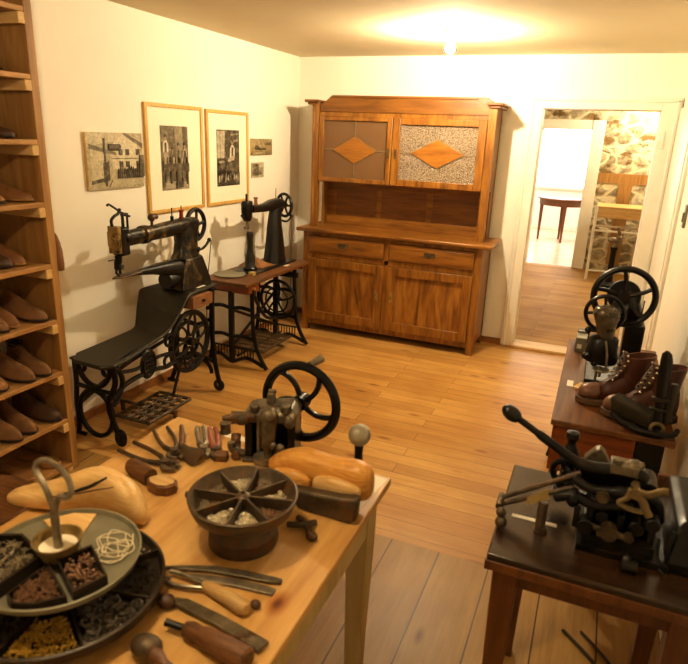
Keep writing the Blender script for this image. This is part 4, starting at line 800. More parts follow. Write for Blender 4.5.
# knives and files at the front
def bar(name, label, cat, pts, w, h, mat, z=TZ, **kw):
    mb = MB((pts[0][0], pts[0][1], z)); R = []
    for i, (x, y) in enumerate(pts):
        j = min(i+1, len(pts)-1); k = max(i-1, 0); d = V((pts[j][0]-pts[k][0], pts[j][1]-pts[k][1], 0)).normalized(); s = V((-d.y, d.x, 0)); wi = w[i] if isinstance(w, (list, tuple)) else w
        c = V((x, y, z)); R.append([c+s*wi, c-s*wi, c-s*wi+V((0,0,h)), c+s*wi+V((0,0,h))])
    mb.loft(R); return solo(mb, name, mat, label, cat, **kw)
bar('steel_knife', 'long worn steel blade, farthest of the tools in front of the nail bowl', 'knife', [(1.82,-4.232),(1.86,-4.215),(1.92,-4.19),(2.0,-4.173),(2.06,-4.163),(2.085,-4.158)], [.003,.007,.010,.011,.010,.006], .009, 'irongrey', bevel=.002)
bar('steel_knife', 'second long worn steel blade, just nearer than the farthest blade', 'knife', [(1.88,-4.23),(1.93,-4.218),(2.0,-4.203),(2.06,-4.195),(2.085,-4.193)], [.004,.010,.012,.012,.010], .007, 'steel', bevel=.002)
O = (1.96,-4.25,TZ); t = thing('shears', 'steel fork-like tool with pale wooden handle, between the blades and the flat file', 'tool', O)
mb = MB(O); mb.tube(spline([(1.845,-4.243,TZ+.012),(1.88,-4.24,TZ+.014),(1.92,-4.245,TZ+.014),(1.95,-4.248,TZ+.014)]), .005, 7).tube(spline([(1.85,-4.268,TZ+.008),(1.885,-4.272,TZ+.01),(1.925,-4.262,TZ+.012),(1.95,-4.252,TZ+.012)]), .005, 7).tube(spline([(1.855,-4.255,TZ+.006),(1.83,-4.262,TZ+.005),(1.85,-4.272,TZ+.006)]),.004,6); mb.build('fork', 'steel', t)
mb = MB(O); mb.tube([(1.94,-4.249,TZ+.013),(1.96,-4.25,TZ+.014),(2.02,-4.262,TZ+.016),(2.055,-4.271,TZ+.016),(2.065,-4.274,TZ+.016)], [.010,.014,.017,.017,.012], 12); mb.build('handle', 'handlepale', t)
mb = MB(O); mb.ell((2.07,-4.247,TZ+.010),(.012,.010,.010)); mb.build('end_cap', 'leatherdark', t)
O = (1.98,-4.32,TZ); t = thing('flat_file', 'flat grey steel bar with dark rounded end, in front of the pale handled tool', 'file', O)
mb = MB(O); mb.loft([[V((x,y,TZ+.003))+V((s*.004,s*.013,0)), V((x,y,TZ+.003))-V((s*.004,s*.013,0)), V((x,y,TZ+.013))-V((s*.004,s*.013,0)), V((x,y,TZ+.013))+V((s*.004,s*.013,0))] for x, y, s in ((1.905,-4.312,.7),(1.93,-4.308,1),(2.03,-4.318,1),(2.13,-4.335,1.1),(2.142,-4.338,1.1))]); mb.build('blade', 'irongrey', t, bevel=.002)
mb = MB(O); mb.ell((1.897,-4.322,TZ+.014),(.022,.017,.014)); mb.build('rounded_end', 'leatherdark', t)
O = (2.04,-4.38,TZ); t = thing('awl', 'awl with a dark mottled handle and iron tip, nearest the camera edge', 'awl', O)
mb = MB(O); mb.tube([(1.938,-4.374,TZ+.018),(1.95,-4.373,TZ+.018),(1.985,-4.371,TZ+.018)], [.008,.007,.007], 8); mb.build('tip', 'iron', t)
mb = MB(O); mb.tube([(1.98,-4.371,TZ+.018),(1.985,-4.371,TZ+.018),(2.0,-4.372,TZ+.02),(2.02,-4.374,TZ+.02),(2.03,-4.375,TZ+.021),(2.08,-4.382,TZ+.023),(2.135,-4.39,TZ+.024),(2.14,-4.391,TZ+.024)], [.009,.015,.018,.016,.02,.023,.023,.018], 12); mb.build('handle', 'handle', t)
O = (1.95,-4.445,TZ); t = thing('wooden_tool', 'round brown tool head with worn face at the lower edge of the picture', 'tool', O)
mb = MB(O); mb.ell((1.945,-4.44,TZ+.020),(.034,.026,.020)); mb.build('tool_head', 'ironbrown', t)
mb = MB(O); mb.tube([(1.965,-4.445,TZ+.018),(2.0,-4.455,TZ+.013),(2.10,-4.475,TZ+.012)], [.016,.010,.009], 9); mb.build('handle', 'handle', t)

# two tier nail stand
tc = (1.697,-4.402); O = (tc[0],tc[1],TZ); C3 = lambda z: (tc[0], tc[1], z)
t = thing('nail_stand', 'two-tier round revolving nail stand with loop handle at the near left of the table', 'stand', O)
mb = MB(O); mb.lathe([(0,0),(.13,0),(.14,.01),(.192,.022),(.203,.030),(.207,.052),(.201,.054),(.196,.036),(.18,.034),(0,.034)], C3(TZ), n=64); mb.build('lower_tier', 'darktray', t)
mb = MB(O); mb.lathe([(0,.104),(.15,.104),(.158,.107),(.162,.120),(.157,.121),(.153,.111),(.04,.110),(0,.110)], C3(TZ), n=56); mb.build('upper_tier', 'greypaint', t)
mb = MB(O); mb.lathe([(.0,.03),(.03,.03),(.02,.05),(.018,.10),(0,.104)], C3(TZ), n=16); mb.build('column', 'greypaint', t)
mb = MB(O); mb.lathe([(0,.111),(.030,.111),(.034,.116),(.047,.152),(.049,.158),(.046,.158),(.043,.150),(.030,.125),(0,.122)], C3(TZ), n=32); mb.build('cup', 'brasspl', t)
mb = MB(O); mb.lathe([(0,.12),(.040,.136),(.040,.14),(0,.138)], C3(TZ), n=24); mb.build('cup_lining', 'mat', t)
mb = MB(O); z = TZ; x, y = tc
mb.cyl((x,y,z+.12),(x,y,z+.235),.009,.008)
mb.tube(spline([(x,y,z+.225),(x-.008,y,z+.25),(x-.018,y,z+.275),(x-.040,y+.004,z+.296),(x-.045,y+.008,z+.310),(x-.034,y+.012,z+.322),(x-.008,y+.012,z+.326),(x+.026,y+.010,z+.313),(x+.046,y+.006,z+.292),(x+.050,y,z+.276),(x+.038,y,z+.264),(x+.022,y,z+.262),(x+.010,y,z+.245),(x+.004,y,z+.225)]), .0062, 8); mb.build('loop_handle', 'steel', t)
# lower compartments: dividers and linings
for k in range(8):
    a = 2*pi*k/8+.2; u = V((cos(a), sin(a), 0)); w = V((-sin(a), cos(a), 0))*.0025; b = V(O); mb = MB(O)
    P = [u*.03+V((0,0,.034)), u*.196+V((0,0,.034)), u*.201+V((0,0,.053)), u*.03+V((0,0,.053))]
    mb.add([b+p+w for p in P]+[b+p-w for p in P], [(0,1,2,3),(7,6,5,4),(0,4,5,1),(1,5,6,2),(2,6,7,3),(3,7,4,0)]); mb.build('divider', 'darktray', t)
lowm = ['greybit', 'silverbit', 'darkbit', 'darkbit', 'darkbit', 'darkbit', 'goldbit', 'copperbit']
for k in (7, 0, 1, 6, 5, 4, 3, 2):
    a0 = 2*pi*k/8+.2; a1 = a0+2*pi/8; am = (a0+a1)/2
    pts = [(tc[0]+r*cos(a), tc[1]+r*sin(a)) for r, a in ((.10,a0+.1),(.186,a0+.05),(.188,am),(.186,a1-.05),(.10,a1-.1))]
    m_, l_, kd, n_ = {0:('darkbit','blackened tacks in the right lower tray of the nail stand','nails',170), 1:('silverbit','bright nails in the far right lower tray of the nail stand','balls',120), 7:('darkbit','dark coiled wire rings in the near right lower tray of the nail stand','rings',60), 6:('goldbit','brass nails heaped in the near lower tray of the nail stand','balls',700), 5:('darkbit','black tacks in the near left lower tray of the nail stand','nails',120), 4:('darkbit','black tacks in the left lower tray of the nail stand','nails',60), 3:('darkbit','black tacks in the far left lower tray of the nail stand','nails',60), 2:('greybit','grey tacks in the far lower tray of the nail stand','nails',60)}[k]
    bits('nails', m_, l_, 'nails', pts, TZ+.0345, kd, n_, (.0045 if n_ == 700 else .006) if kd != 'rings' else .012, 'hardware in the lower trays', .012)
# loose trays on the upper tier
def wedge(name, label, pts, hgt, mat, fill, flabel, kind, n, s):
    cx = sum(p[0] for p in pts)/len(pts); cy = sum(p[1] for p in pts)/len(pts); z0 = TZ+.1105; O = (cx, cy, z0)
    t = thing(name, label, 'tray', O, 0, 'loose trays on the upper tier')
    mb = MB(O); mb.prism(pts, z0, z0+.004, 'xy'); mb.build('tray_bottom', mat, t)
    mb = MB(O); inn = [(cx+(p[0]-cx)*.9, cy+(p[1]-cy)*.9) for p in pts]; N = len(pts)
    vs = [(p[0],p[1],z0) for p in pts]+[(p[0],p[1],z0+hgt) for p in pts]+[(p[0],p[1],z0+hgt) for p in inn]+[(p[0],p[1],z0+.003) for p in inn]; fs = []
    for k in range(3):
        for i in range(N): fs.append((k*N+i, k*N+(i+1) % N, (k+1)*N+(i+1) % N, (k+1)*N+i))
    mb.add(vs, fs); mb.build('tray_wall', mat, t)
    inn2 = [(cx+(p[0]-cx)*.82, cy+(p[1]-cy)*.82) for p in pts]
    bits('nails', fill, flabel, 'nails', inn2, z0+.005, kind, n, s, 'hardware in the upper trays', hgt*.7)
def pol(r, a): return (tc[0]+r*cos(rad(a)), tc[1]+r*sin(rad(a)))
wedge('nail_tray', 'square dark nail tray on the upper tier, right of the cup', [(1.724,-4.432),(1.750,-4.366),(1.846,-4.424),(1.822,-4.486)], .026, 'darktray', 'copperbit', 'copper and steel rivets in the square tray on the upper tier', 'balls', 150, .0055)
wedge('nail_tray', 'wedge-shaped nail tray with flat pale tacks on the upper tier, near side', [(1.708,-4.438),(1.812,-4.492),(1.775,-4.532),(1.735,-4.548),(1.708,-4.535)], .018, 'darktray', 'copperbit', 'pinkish tacks in the wedge tray on the upper tier', 'nails', 170, .007)
wedge('nail_tray', 'dark wedge nail tray at the left edge of the upper tier', [(1.668,-4.426),(1.692,-4.440),(1.69,-4.545),(1.64,-4.538),(1.575,-4.49),(1.55,-4.43),(1.60,-4.405)], .030, 'darktray', 'greybit', 'grey tacks in the dark wedge tray at the left of the upper tier', 'nails', 220, .007)
mb = MB((tc[0]-.04,tc[1]+.10,TZ+.112)); mb.prism([pol(.06,135),pol(.145,150),pol(.15,125),pol(.148,105),pol(.07,98)], TZ+.111, TZ+.118, 'xy'); solo(mb, 'leather_scraps', 'lastpale', 'pale leather scrap on the upper tier left of the cup', 'leather scrap', bevel=.002)
mb = MB((tc[0]+.08,tc[1]+.06,TZ+.112)); random.seed(3)
for k in range(6):
    c = V(pol(.095+.012*(k % 3), 26+5*k)+(TZ+.115+.001*k,)); a0 = random.uniform(0, 6)
    mb.tube(spline([c+V(((.018+.012*(i % 3))*cos(a0+i*1.1), (.018+.010*((i+k) % 3))*sin(a0+i*1.1), .002*(i % 2))) for i in range(7)], 4), .0013, 5)
solo(mb, 'thread_bundle', 'thread', 'tangle of pale waxed thread on the grey upper tier', 'thread', kind='stuff')

# round leather stool beyond the table
O = (.93,-4.05,0); t = thing('cobbler_stool', 'low round stool with worn brown leather seat between the shoe rack and the work table', 'stool', O)
mb = MB(O); mb.lathe([(0,.462),(.13,.475),(.155,.49),(.165,.502),(.170,.49),(.165,.465),(.14,.45),(0,.45)], O, n=40); mb.build('seat', 'handle', t, bevel=.003)
for k in range(3):
    a = 2*pi*k/3+.4; mb = MB(O); mb.tube([(.93+.10*cos(a),-4.05+.10*sin(a),.455),(.93+.15*cos(a),-4.05+.15*sin(a),0)], [.022,.018], 10); mb.build('leg', 'handle', t)

# ------------------------------------------------------------------ table at the right with lever machine
t = thing('machine_table', 'dark-topped wooden table with orange brown legs at the near right', 'table', (2.75,-3.6,0)); O = (2.75,-3.6,0)
mb = MB(O); mb.box((2.487,-3.845,.648), (3.02,-3.365,TZ)); mb.build('tabletop', 'darktop', t, bevel=.005)
mb = MB(O); mb.box((2.484,-3.849,.646),(3.02,-3.840,.672)); mb.build('top_edging', 'rtleg', t, bevel=.002)
mb = MB(O); mb.box((2.55,-3.82,.595), (2.98,-3.80,.647)).box((2.51,-3.80,.595), (2.53,-3.40,.647)).box((2.55,-3.40,.595), (2.98,-3.385,.647)).box((2.985,-3.80,.595),(3.0,-3.4,.647)); mb.build('apron', 'rtleg', t, bevel=.002)
for x, y in ((2.535,-3.80), (2.545,-3.40), (2.935,-3.80), (2.935,-3.42)):
    mb = MB(O); mb.loft([[(x+a*s, y+b*s, z) for a, b in ((-1,-1),(1,-1),(1,1),(-1,1))] for z, s in ((0,.020),(.5,.029),(.647,.031))]); mb.build('leg', 'rtleg', t, bevel=.003, smooth=30)
O = (2.74,-3.64,TZ); t = thing('lever_machine', 'black iron lever machine with long ball-ended handle on the near right table', 'machine', O); z = TZ
mb = MB(O); mb.box((2.685,-3.735,z), (2.875,-3.535,z+.018)).box((2.70,-3.72,z+.018), (2.86,-3.55,z+.045)).tube(spline([(2.80,-3.73,z+.02),(2.80,-3.76,z+.03),(2.80,-3.765,z+.012),(2.80,-3.75,z+.006)]), .011); mb.cyl((2.79,-3.765,z+.016),(2.825,-3.765,z+.016),.016); mb.build('base', 'iron', t, bevel=.004)
mb = MB(O)
mb.prism([(2.70,z+.045),(2.855,z+.045),(2.862,z+.09),(2.845,z+.15),(2.80,z+.185),(2.68,z+.178),(2.66,z+.145),(2.70,z+.10)], -3.61, -3.585)
mb.box((2.698,-3.70,z+.045),(2.715,-3.60,z+.125)).box((2.770,-3.695,z+.045),(2.787,-3.60,z+.10)).box((2.842,-3.70,z+.045),(2.858,-3.60,z+.12))
mb.tube(spline([(2.655,-3.675,z+.165),(2.70,-3.685,z+.150),(2.76,-3.69,z+.160),(2.82,-3.685,z+.165),(2.85,-3.67,z+.14),(2.862,-3.66,z+.09)]), [.013]*12+[.016]*19, 9)
mb.tube(spline([(2.62,-3.69,z+.105),(2.66,-3.695,z+.125),(2.71,-3.695,z+.115),(2.77,-3.69,z+.125)]), .014, 8)
mb.cyl((2.70,-3.725,z+.062),(2.70,-3.69,z+.062),.021).cyl((2.845,-3.72,z+.105),(2.845,-3.69,z+.105),.018).ell((2.662,-3.69,z+.118),(.018,.026,.026)).cyl((2.735,-3.70,z+.085),(2.735,-3.60,z+.085),.016).cyl((2.815,-3.70,z+.075),(2.815,-3.60,z+.075),.020)
mb.box((2.705,-3.70,z+.118),(2.80,-3.67,z+.132)).tube([(2.676,-3.71,z+.05),(2.676,-3.71,z+.11)],.008); mb.build('casting', 'iron', t, bevel=.003)
mb = MB(O); mb.tube(spline([(2.49,-3.65,.980),(2.53,-3.65,.958),(2.60,-3.65,.918),(2.66,-3.65,.888),(2.70,-3.65,.880),(2.75,-3.65,.888),(2.80,-3.65,.888),(2.83,-3.65,.865)]), [.009]*9+[.012]*10+[.017]*24, 10); mb.cyl((2.825,-3.69,.868),(2.825,-3.61,.868),.022); d = mb.build('lever', 'iron', t)
mb = MB(O); mb.ell((2.484,-3.65,.984),(.029,.019,.020), RY(rad(32))); mb.build('lever_knob', 'black', d)
mb = MB(O); mb.cyl((2.488,-3.66,.740),(2.672,-3.66,.864),.0065,.0065).cyl((2.488,-3.665,.722),(2.66,-3.665,.822),.007).cyl((2.487,-3.70,.735),(2.487,-3.64,.735),.009).tube(spline([(2.488,-3.68,.73),(2.496,-3.715,.715),(2.50,-3.722,.705)]),.008); mb.ell((2.50,-3.724,.7065),(.016,.016,.0165)).ell((2.496,-3.716,.73),(.013,.013,.013)); mb.cyl((2.595,-3.685,.70),(2.595,-3.675,.765),.013).cyl((2.598,-3.69,.69),(2.598,-3.69,.70),.017); mb.build('gauge_arm', 'ironbrown', t)
mb = MB(O); mb.add([(2.553,-3.672,.742),(2.608,-3.672,.776),(2.60,-3.672,.804),(2.553,-3.672,.766),(2.553,-3.670,.742),(2.608,-3.670,.776),(2.60,-3.670,.804),(2.553,-3.670,.766)], [(0,1,2,3),(4,5,6,7),(0,1,5,4),(1,2,6,5),(2,3,7,6),(3,0,4,7)]); mb.build('gauge_plate', 'papertan', t)
mb = MB(O); mb.wheel((2.637,-3.60,.826), 'Y', .034, .008, 3, .010, 0, .006, .012); mb.cyl((2.637,-3.60,.826),(2.68,-3.63,.82),.010); mb.build('handwheel', 'iron', t)
mb = MB(O); mb.cyl((2.728,-3.715,.838),(2.728,-3.68,.838),.015).cyl((2.728,-3.722,.838),(2.728,-3.715,.838),.011); mb.build('clamp_knob', 'bronze', t)
mb = MB(O); mb.cyl((2.755,-3.73,.752),(2.755,-3.70,.752),.020).cyl((2.735,-3.735,.752),(2.735,-3.71,.752),.009).cyl((2.70,-3.715,.757),(2.80,-3.715,.745),.009).cyl((2.80,-3.725,.75),(2.80,-3.71,.75),.012); mb.build('feed_roller', 'bronze', t)
mb = MB(O); mb.tube(spline([(2.775,-3.70,.842),(2.80,-3.705,.868),(2.825,-3.71,.872),(2.85,-3.71,.888),(2.862,-3.71,.89)]), .010, 8, flat=.6, up=(0,1,0)).tube(spline([(2.78,-3.705,.868),(2.80,-3.708,.862),(2.815,-3.71,.85),(2.825,-3.71,.83),(2.835,-3.71,.815)]), .010, 8, flat=.6, up=(0,1,0)).tube(spline([(2.785,-3.705,.875),(2.78,-3.705,.85),(2.765,-3.705,.83),(2.80,-3.705,.82),(2.83,-3.705,.822)]), .007, 7); mb.cyl((2.80,-3.715,.866),(2.80,-3.66,.866),.013); mb.build('claw_handle', 'brass', t)
mb = MB(O); mb.box((2.735,-3.67,.885),(2.80,-3.62,.912)).cyl((2.75,-3.66,.91),(2.75,-3.66,.925),.012).cyl((2.775,-3.64,.905),(2.81,-3.65,.915),.009).ell((2.79,-3.645,.908),(.022,.022,.014)); mb.build('top_clamp', 'irongrey', t, bevel=.003)
mb = MB(O); mb.lathe([(0,0),(.022,0),(.025,.02),(.018,.05),(.022,.09),(.026,.11),(.018,.13),(.012,.14),(.011,.15),(.019,.162),(.017,.176),(0,.18)], (2.64,-3.54,z+.05), n=16); mb.cyl((2.64,-3.54,z+.05),(2.70,-3.59,z+.07),.012).cyl((2.64,-3.54,z+.04),(2.64,-3.54,z+.06),.03); mb.build('oil_cup', 'iron', t)
mb = MB(O); mb.prism([(2.675,.862),(2.70,.895),(2.712,.90),(2.722,.892),(2.74,.862),(2.735,.84),(2.68,.84)], -3.575, -3.545); mb.box((2.69,-3.575,.80),(2.73,-3.545,.85)); mb.build('guard_plate', 'irongrey', t, bevel=.003)
mb = MB((2.58,-3.652,TZ)); mb.box((2.520,-3.659,TZ),(2.636,-3.645,TZ+.0012)); solo(mb, 'paper_or_glare', 'paper', 'white paper strip lying under the gauge arm of the lever machine', 'label')
O = (2.95,-3.57,TZ); t = thing('metal_box', 'dark metal box machine at the right picture edge beside the lever machine', 'box', O)
mb = MB(O); mb.loft([[(2.895,-3.73,z),(3.015,-3.73,z),(3.015,-3.40,z),(2.90,-3.40,z)],[(2.89,-3.735,z+.03),(3.015,-3.735,z+.03),(3.015,-3.395,z+.03),(2.895,-3.395,z+.03)],[(2.90,-3.70,z+.105),(3.015,-3.70,z+.115),(3.015,-3.43,z+.115),(2.90,-3.43,z+.105)],[(2.92,-3.68,z+.12),(3.01,-3.68,z+.13),(3.01,-3.45,z+.13),(2.92,-3.45,z+.12)]]); mb.build('box_body', 'iron', t, bevel=.005)
mb = MB(O); mb.tube(spline([(2.895,-3.72,z+.02),(2.885,-3.72,z+.06),(2.895,-3.71,z+.10)]), .008).tube(spline([(2.885,-3.74,z+.012),(2.87,-3.70,z+.012),(2.878,-3.62,z+.014)]), .007); mb.build('side_handle', 'iron', t)
mb = MB((2.96,-3.345,TZ)); mb.box((2.885,-3.375,TZ),(3.02,-3.36,TZ+.075)); solo(mb, 'wooden_strip', 'handle', 'dark wooden strip standing on edge at the far side of the near right table', 'board', bevel=.003)
mb = MB((2.9,-3.1,0)); mb.tube(spline([(2.72,-3.22,.006),(2.80,-3.30,.006),(2.86,-3.38,.006),(2.92,-3.5,.006),(3.0,-3.62,.006)]), .006, 6).tube(spline([(2.78,-3.20,.006),(2.86,-3.29,.006),(2.93,-3.40,.006),(3.02,-3.52,.006)]), .005, 6); solo(mb, 'power_cord', 'cord', 'thin dark cords lying on the floor behind the near right table', 'cord')

# ------------------------------------------------------------------ treadle machine by the right wall
t = thing('treadle_sewing_machine', 'black sewing machine with big handwheel on wooden treadle table by the right wall', 'sewing machine', (2.78,-2.3,0)); O = (2.78,-2.3,0); z = .66
mb = MB(O); mb.box((2.563,-2.895,.635), (2.99,-1.78,z)); mb.build('tabletop', 'brown', t, bevel=.005)
mb = MB(O); mb.box((2.572,-2.88,.44), (2.865,-2.80,.635)); mb.box((2.575,-2.80,.56),(2.60,-1.85,.635)); mb.build('drawer_case', 'reddish', t, bevel=.004)
mb = MB(O); mb.box((2.868,-2.88,.42), (2.96,-2.815,.635)).box((2.86,-2.84,.3),(2.88,-2.81,.635)); mb.build('iron_bracket', 'iron', t, bevel=.003)
for y in (-2.72, -1.92):
    mb = MB(O)
    mb.tube(spline([(2.595,y,.635),(2.60,y,.45),(2.59,y,.25),(2.57,y,.10),(2.555,y,.013)]), .017, 8, flat=.7, up=(0,1,0)); mb.tube(spline([(2.945,y,.635),(2.945,y,.45),(2.95,y,.25),(2.96,y,.10),(2.98,y,.013)]), .017, 8, flat=.7, up=(0,1,0))
    mb.tube([(2.595,y,.44),(2.77,y,.46),(2.945,y,.44)], .013).tube([(2.59,y,.2),(2.77,y,.17),(2.95,y,.2)], .013).arc((2.77,y,.32), .11, .011, 'Y'); mb.build('trestle', 'iron', t)
mb = MB(O); mb.tube([(2.60,-2.72,.42),(2.60,-1.92,.25)], .010).tube([(2.60,-2.72,.22),(2.60,-1.92,.45)], .010).tube([(2.95,-2.72,.3),(2.95,-1.92,.3)], .010)
for k in range(4): mb.arc((2.60,-2.60+.19*k,.33), .055, .008, 'X', n=18, k=6)
mb.build('side_scrollwork', 'iron', t)
mb = MB(O); mb.box((2.66,-2.45,.07),(2.90,-2.15,.085)).tube([(2.58,-2.3,.075),(2.97,-2.3,.075)],.01); mb.build('treadle_plate', 'ironbrown', t)
mb = MB(O); mb.box((2.66,-2.42,z),(2.92,-2.03,z+.015)); mb.box((2.60,-1.86,z),(2.66,-1.79,z+.07)); mb.build('bed_plate', 'iron', t, bevel=.004)
mb = MB(O); mb.box((2.598,-2.0,z),(2.652,-1.90,z+.075)).box((2.605,-1.905,z),(2.645,-1.88,z+.085)); mb.build('oil_tin', 'greypaint', t, bevel=.004)
mb = MB(O); mb.box((2.608,-2.002,z+.02),(2.63,-2.0,z+.042)); mb.build('paper_tag', 'paper', t)
mb = MB(O); mb.box((2.80,-2.17,z+.015),(2.885,-2.05,z+.22)); mb.loft([zring(2.84,-2.11,z+.2,.045,.06), zring(2.82,-2.12,z+.28,.045,.06), zring(2.79,-2.13,z+.35,.05,.06), zring(2.78,-2.13,z+.39,.04,.045)]); mb.build('machine_column', 'black', t, bevel=.006)
mb = MB(O); mb.loft([yring(2.78,-2.08,.985,.04,.04), yring(2.775,-2.15,.975,.042,.042), yring(2.76,-2.22,.955,.036,.036), yring(2.725,-2.30,.94,.034,.034), yring(2.705,-2.37,.935,.03,.03)]); mb.build('horizontal_arm', 'black', t, smooth=60)
mb = MB(O); mb.loft([zring(2.706,-2.37,1.0,.03,.03), zring(2.706,-2.37,.99,.048,.045), zring(2.707,-2.37,.965,.056,.05), zring(2.712,-2.37,.92,.043,.042), zring(2.718,-2.37,.865,.034,.036)]); mb.build('head_cone', 'cone', t, smooth=60)
mb = MB(O); mb.loft([zring(2.718,-2.36,.87,.034,.036), zring(2.715,-2.36,.855,.06,.05), zring(2.712,-2.36,.80,.066,.05), zring(2.715,-2.36,.755,.075,.05), zring(2.72,-2.36,.74,.05,.04)]); mb.ell((2.655,-2.37,.765),(.022,.02,.018)).ell((2.69,-2.40,.745),(.014,.014,.014)).cyl((2.66,-2.40,.78),(2.66,-2.44,.78),.012).ell((2.645,-2.37,.885),(.015,.015,.015)); mb.cyl((2.645,-2.37,.885),(2.70,-2.37,.885),.007); mb.build('head_casing', 'iron', t, smooth=60)
mb = MB(O); mb.cyl((2.718,-2.41,.74),(2.72,-2.41,.69),.006).lathe([(0,0),(.03,0),(.038,.006),(.034,.012),(0,.014)], (2.722,-2.40,.715)).cyl((2.705,-2.41,.72),(2.705,-2.41,.664),.006); mb.tube(spline([(2.72,-2.42,.86),(2.735,-2.425,.80),(2.74,-2.42,.74)]),.005); mb.build('needle_bar', 'steel', t)
mb = MB(O); mb.wheel((2.772,-2.19,1.012), 'Y', .128, .0145, 5, .026, .15, .010, .022, ph=.3); mb.build('handwheel', 'iron', t)
mb = MB(O); mb.lathe([(0,-.012),(.066,-.012),(.072,-.006),(.072,.006),(.066,.012),(0,.012)], (2.772,-2.165,1.012), 'Y', 32); mb.build('belt_pulley', 'black', t)
mb = MB(O); mb.wheel((2.70,-2.32,.955), 'Y', .078, .009, 4, .018, .1, .007, .015); mb.build('inner_wheel', 'iron', t)
mb = MB(O); mb.tube([(2.838,-2.165,1.0),(2.83,-2.16,.665)], .003, 6).tube([(2.86,-2.165,1.0),(2.855,-2.16,.665)], .003, 6); mb.build('drive_belt', 'leatherdark', t)
mb = MB((2.605,-2.47,z)); mb.box((2.594,-2.51,z),(2.620,-2.435,z+.0012)); solo(mb, 'paper_or_glare', 'paper', 'small white paper tag on the treadle table left of the boots', 'label')
mb = MB((2.64,-2.56,z)); mb.add([(2.62,-2.52,z+.001),(2.66,-2.55,z+.001),(2.70,-2.50,z+.001),(2.65,-2.47,z+.001),(2.62,-2.52,z+.006),(2.66,-2.55,z+.012),(2.70,-2.50,z+.006),(2.65,-2.47,z+.014)], [(0,1,2,3),(4,5,6,7),(0,1,5,4),(1,2,6,5),(2,3,7,6),(3,0,4,7)]); solo(mb, 'leather_scrap', 'lastpale', 'small tan leather scrap behind the boot toe on the right treadle table', 'leather scrap', smooth=0)

def boot(label, loc, rz):
    t = thing('lace_up_boot', label, 'boot', loc, rz, 'pair of laced boots'); L = .265
    def ring(x, w, z0, z1, n=14): return [(x, w*(abs(cos(a))**.8)*(1 if cos(a) > 0 else -1)*(1-.25*max(sin(a), 0)), (z0+z1)/2+(z1-z0)/2*sin(a)) for a in [2*pi*j/n for j in range(n)]]
    mb = MB(); mb.loft([ring(.0,.008,.03,.05), ring(.006,.024,.024,.068), ring(.025,.038,.022,.082), ring(.055,.044,.02,.088), ring(.085,.043,.02,.092)]); mb.build('toe_cap', 'boottoe', t, smooth=80, sub=1)
    mb = MB(); mb.loft([ring(.082,.0425,.02,.0905), ring(.12,.040,.02,.108), ring(.16,.036,.02,.13), ring(.20,.034,.02,.15), ring(.24,.033,.02,.15), ring(.262,.026,.022,.13), ring(.268,.01,.03,.10)])
    mb.loft([[(xc+rx*cos(a), ry*sin(a), zz+sl*cos(a)) for a in [2*pi*j/16 for j in range(16)]] for xc, rx, ry, zz, sl in ((.205,.058,.034,.09,0),(.208,.055,.034,.13,0),(.212,.054,.036,.16,.004),(.216,.056,.039,.19,.006),(.218,.058,.041,.215,.008),(.219,.054,.037,.215,.008),(.216,.05,.033,.17,.006))]); mb.build('upper', 'bootleather', t, smooth=80)
    pl = [(-.006,.006),(.005,.03),(.03,.045),(.07,.050),(.13,.042),(.2,.038),(.25,.036),(.272,.02)]; pl = pl+[(x,-y) for x, y in pl[::-1]]
    mb = MB(); mb.prism(pl, .014, .028, 'xy'); mb.prism([(x, y) for x, y in pl if x < .16], .004, .016, 'xy'); mb.build('sole', 'soleboot', t, bevel=.003)
    mb = MB(); mb.prism([(.19,.036),(.25,.036),(.272,.02),(.272,-.02),(.25,-.036),(.19,-.036)], 0, .016, 'xy'); mb.build('heel', 'sole', t, bevel=.002)
    mb = MB(); mb.loft([[(xc-.004+w2*0, s*w, zc) for s in (-1, 1)]+[(xc+.006, s*w, zc) for s in (1, -1)] for xc, zc, w, w2 in ((.10,.098,.012,0),(.135,.122,.013,0),(.155,.15,.014,0),(.160,.185,.014,0),(.158,.225,.014,0))]); mb.build('tongue', 'leatherdark', t)
    for sgn in (-1, 1):
        for k in range(6):
            u = k/5; x = .118+.052*u+.004*sin(pi*u)-.012*(u > .9); zz = .108+.105*u; mb = MB(); mb.ell((x, sgn*(.024+.004*u), zz+.004), (.0055,.0055,.0055), None, 8, 6); mb.build('lace_hook', 'chrome', t)
    mb = MB()
    for k in range(6):
        u = k/6; u2 = (k+1)/6; p = lambda q, s: (.112+.048*q, s*.022, .112+.105*q); mb.tube([p(u,-1),(p(u,0)[0]-.006,0,p((u+u2)/2,0)[2]),p(u2,1)], .002, 5).tube([p(u,1),(p(u,0)[0]-.006,0,p((u+u2)/2,0)[2]),p(u2,-1)], .002, 5)
    mb.build('lace', 'leatherdark', t)
    return t
boot('worn oxblood lace-up boot nearer the handwheel machine, toe pointing left', (2.642,-2.665,z), rad(16))
boot('worn oxblood lace-up boot half hidden behind the dark iron tool with upright blade', (2.738,-2.748,z), rad(13))
O = (2.86,-2.83,z); t = thing('skiving_tool', 'dark olive iron tool with upright rounded blade on the right treadle table', 'tool', O)
mb = MB(O); mb.loft([[(2.765,-2.80,z+.045),(2.905,-2.83,z+.015),(2.93,-2.77,z+.015),(2.79,-2.75,z+.045)],[(2.755,-2.805,z+.10),(2.90,-2.835,z+.06),(2.925,-2.77,z+.06),(2.78,-2.75,z+.10)],[(2.76,-2.80,z+.115),(2.90,-2.83,z+.072),(2.92,-2.775,z+.072),(2.785,-2.755,z+.115)]]); mb.build('tool_body', 'seatplate', t, bevel=.005)
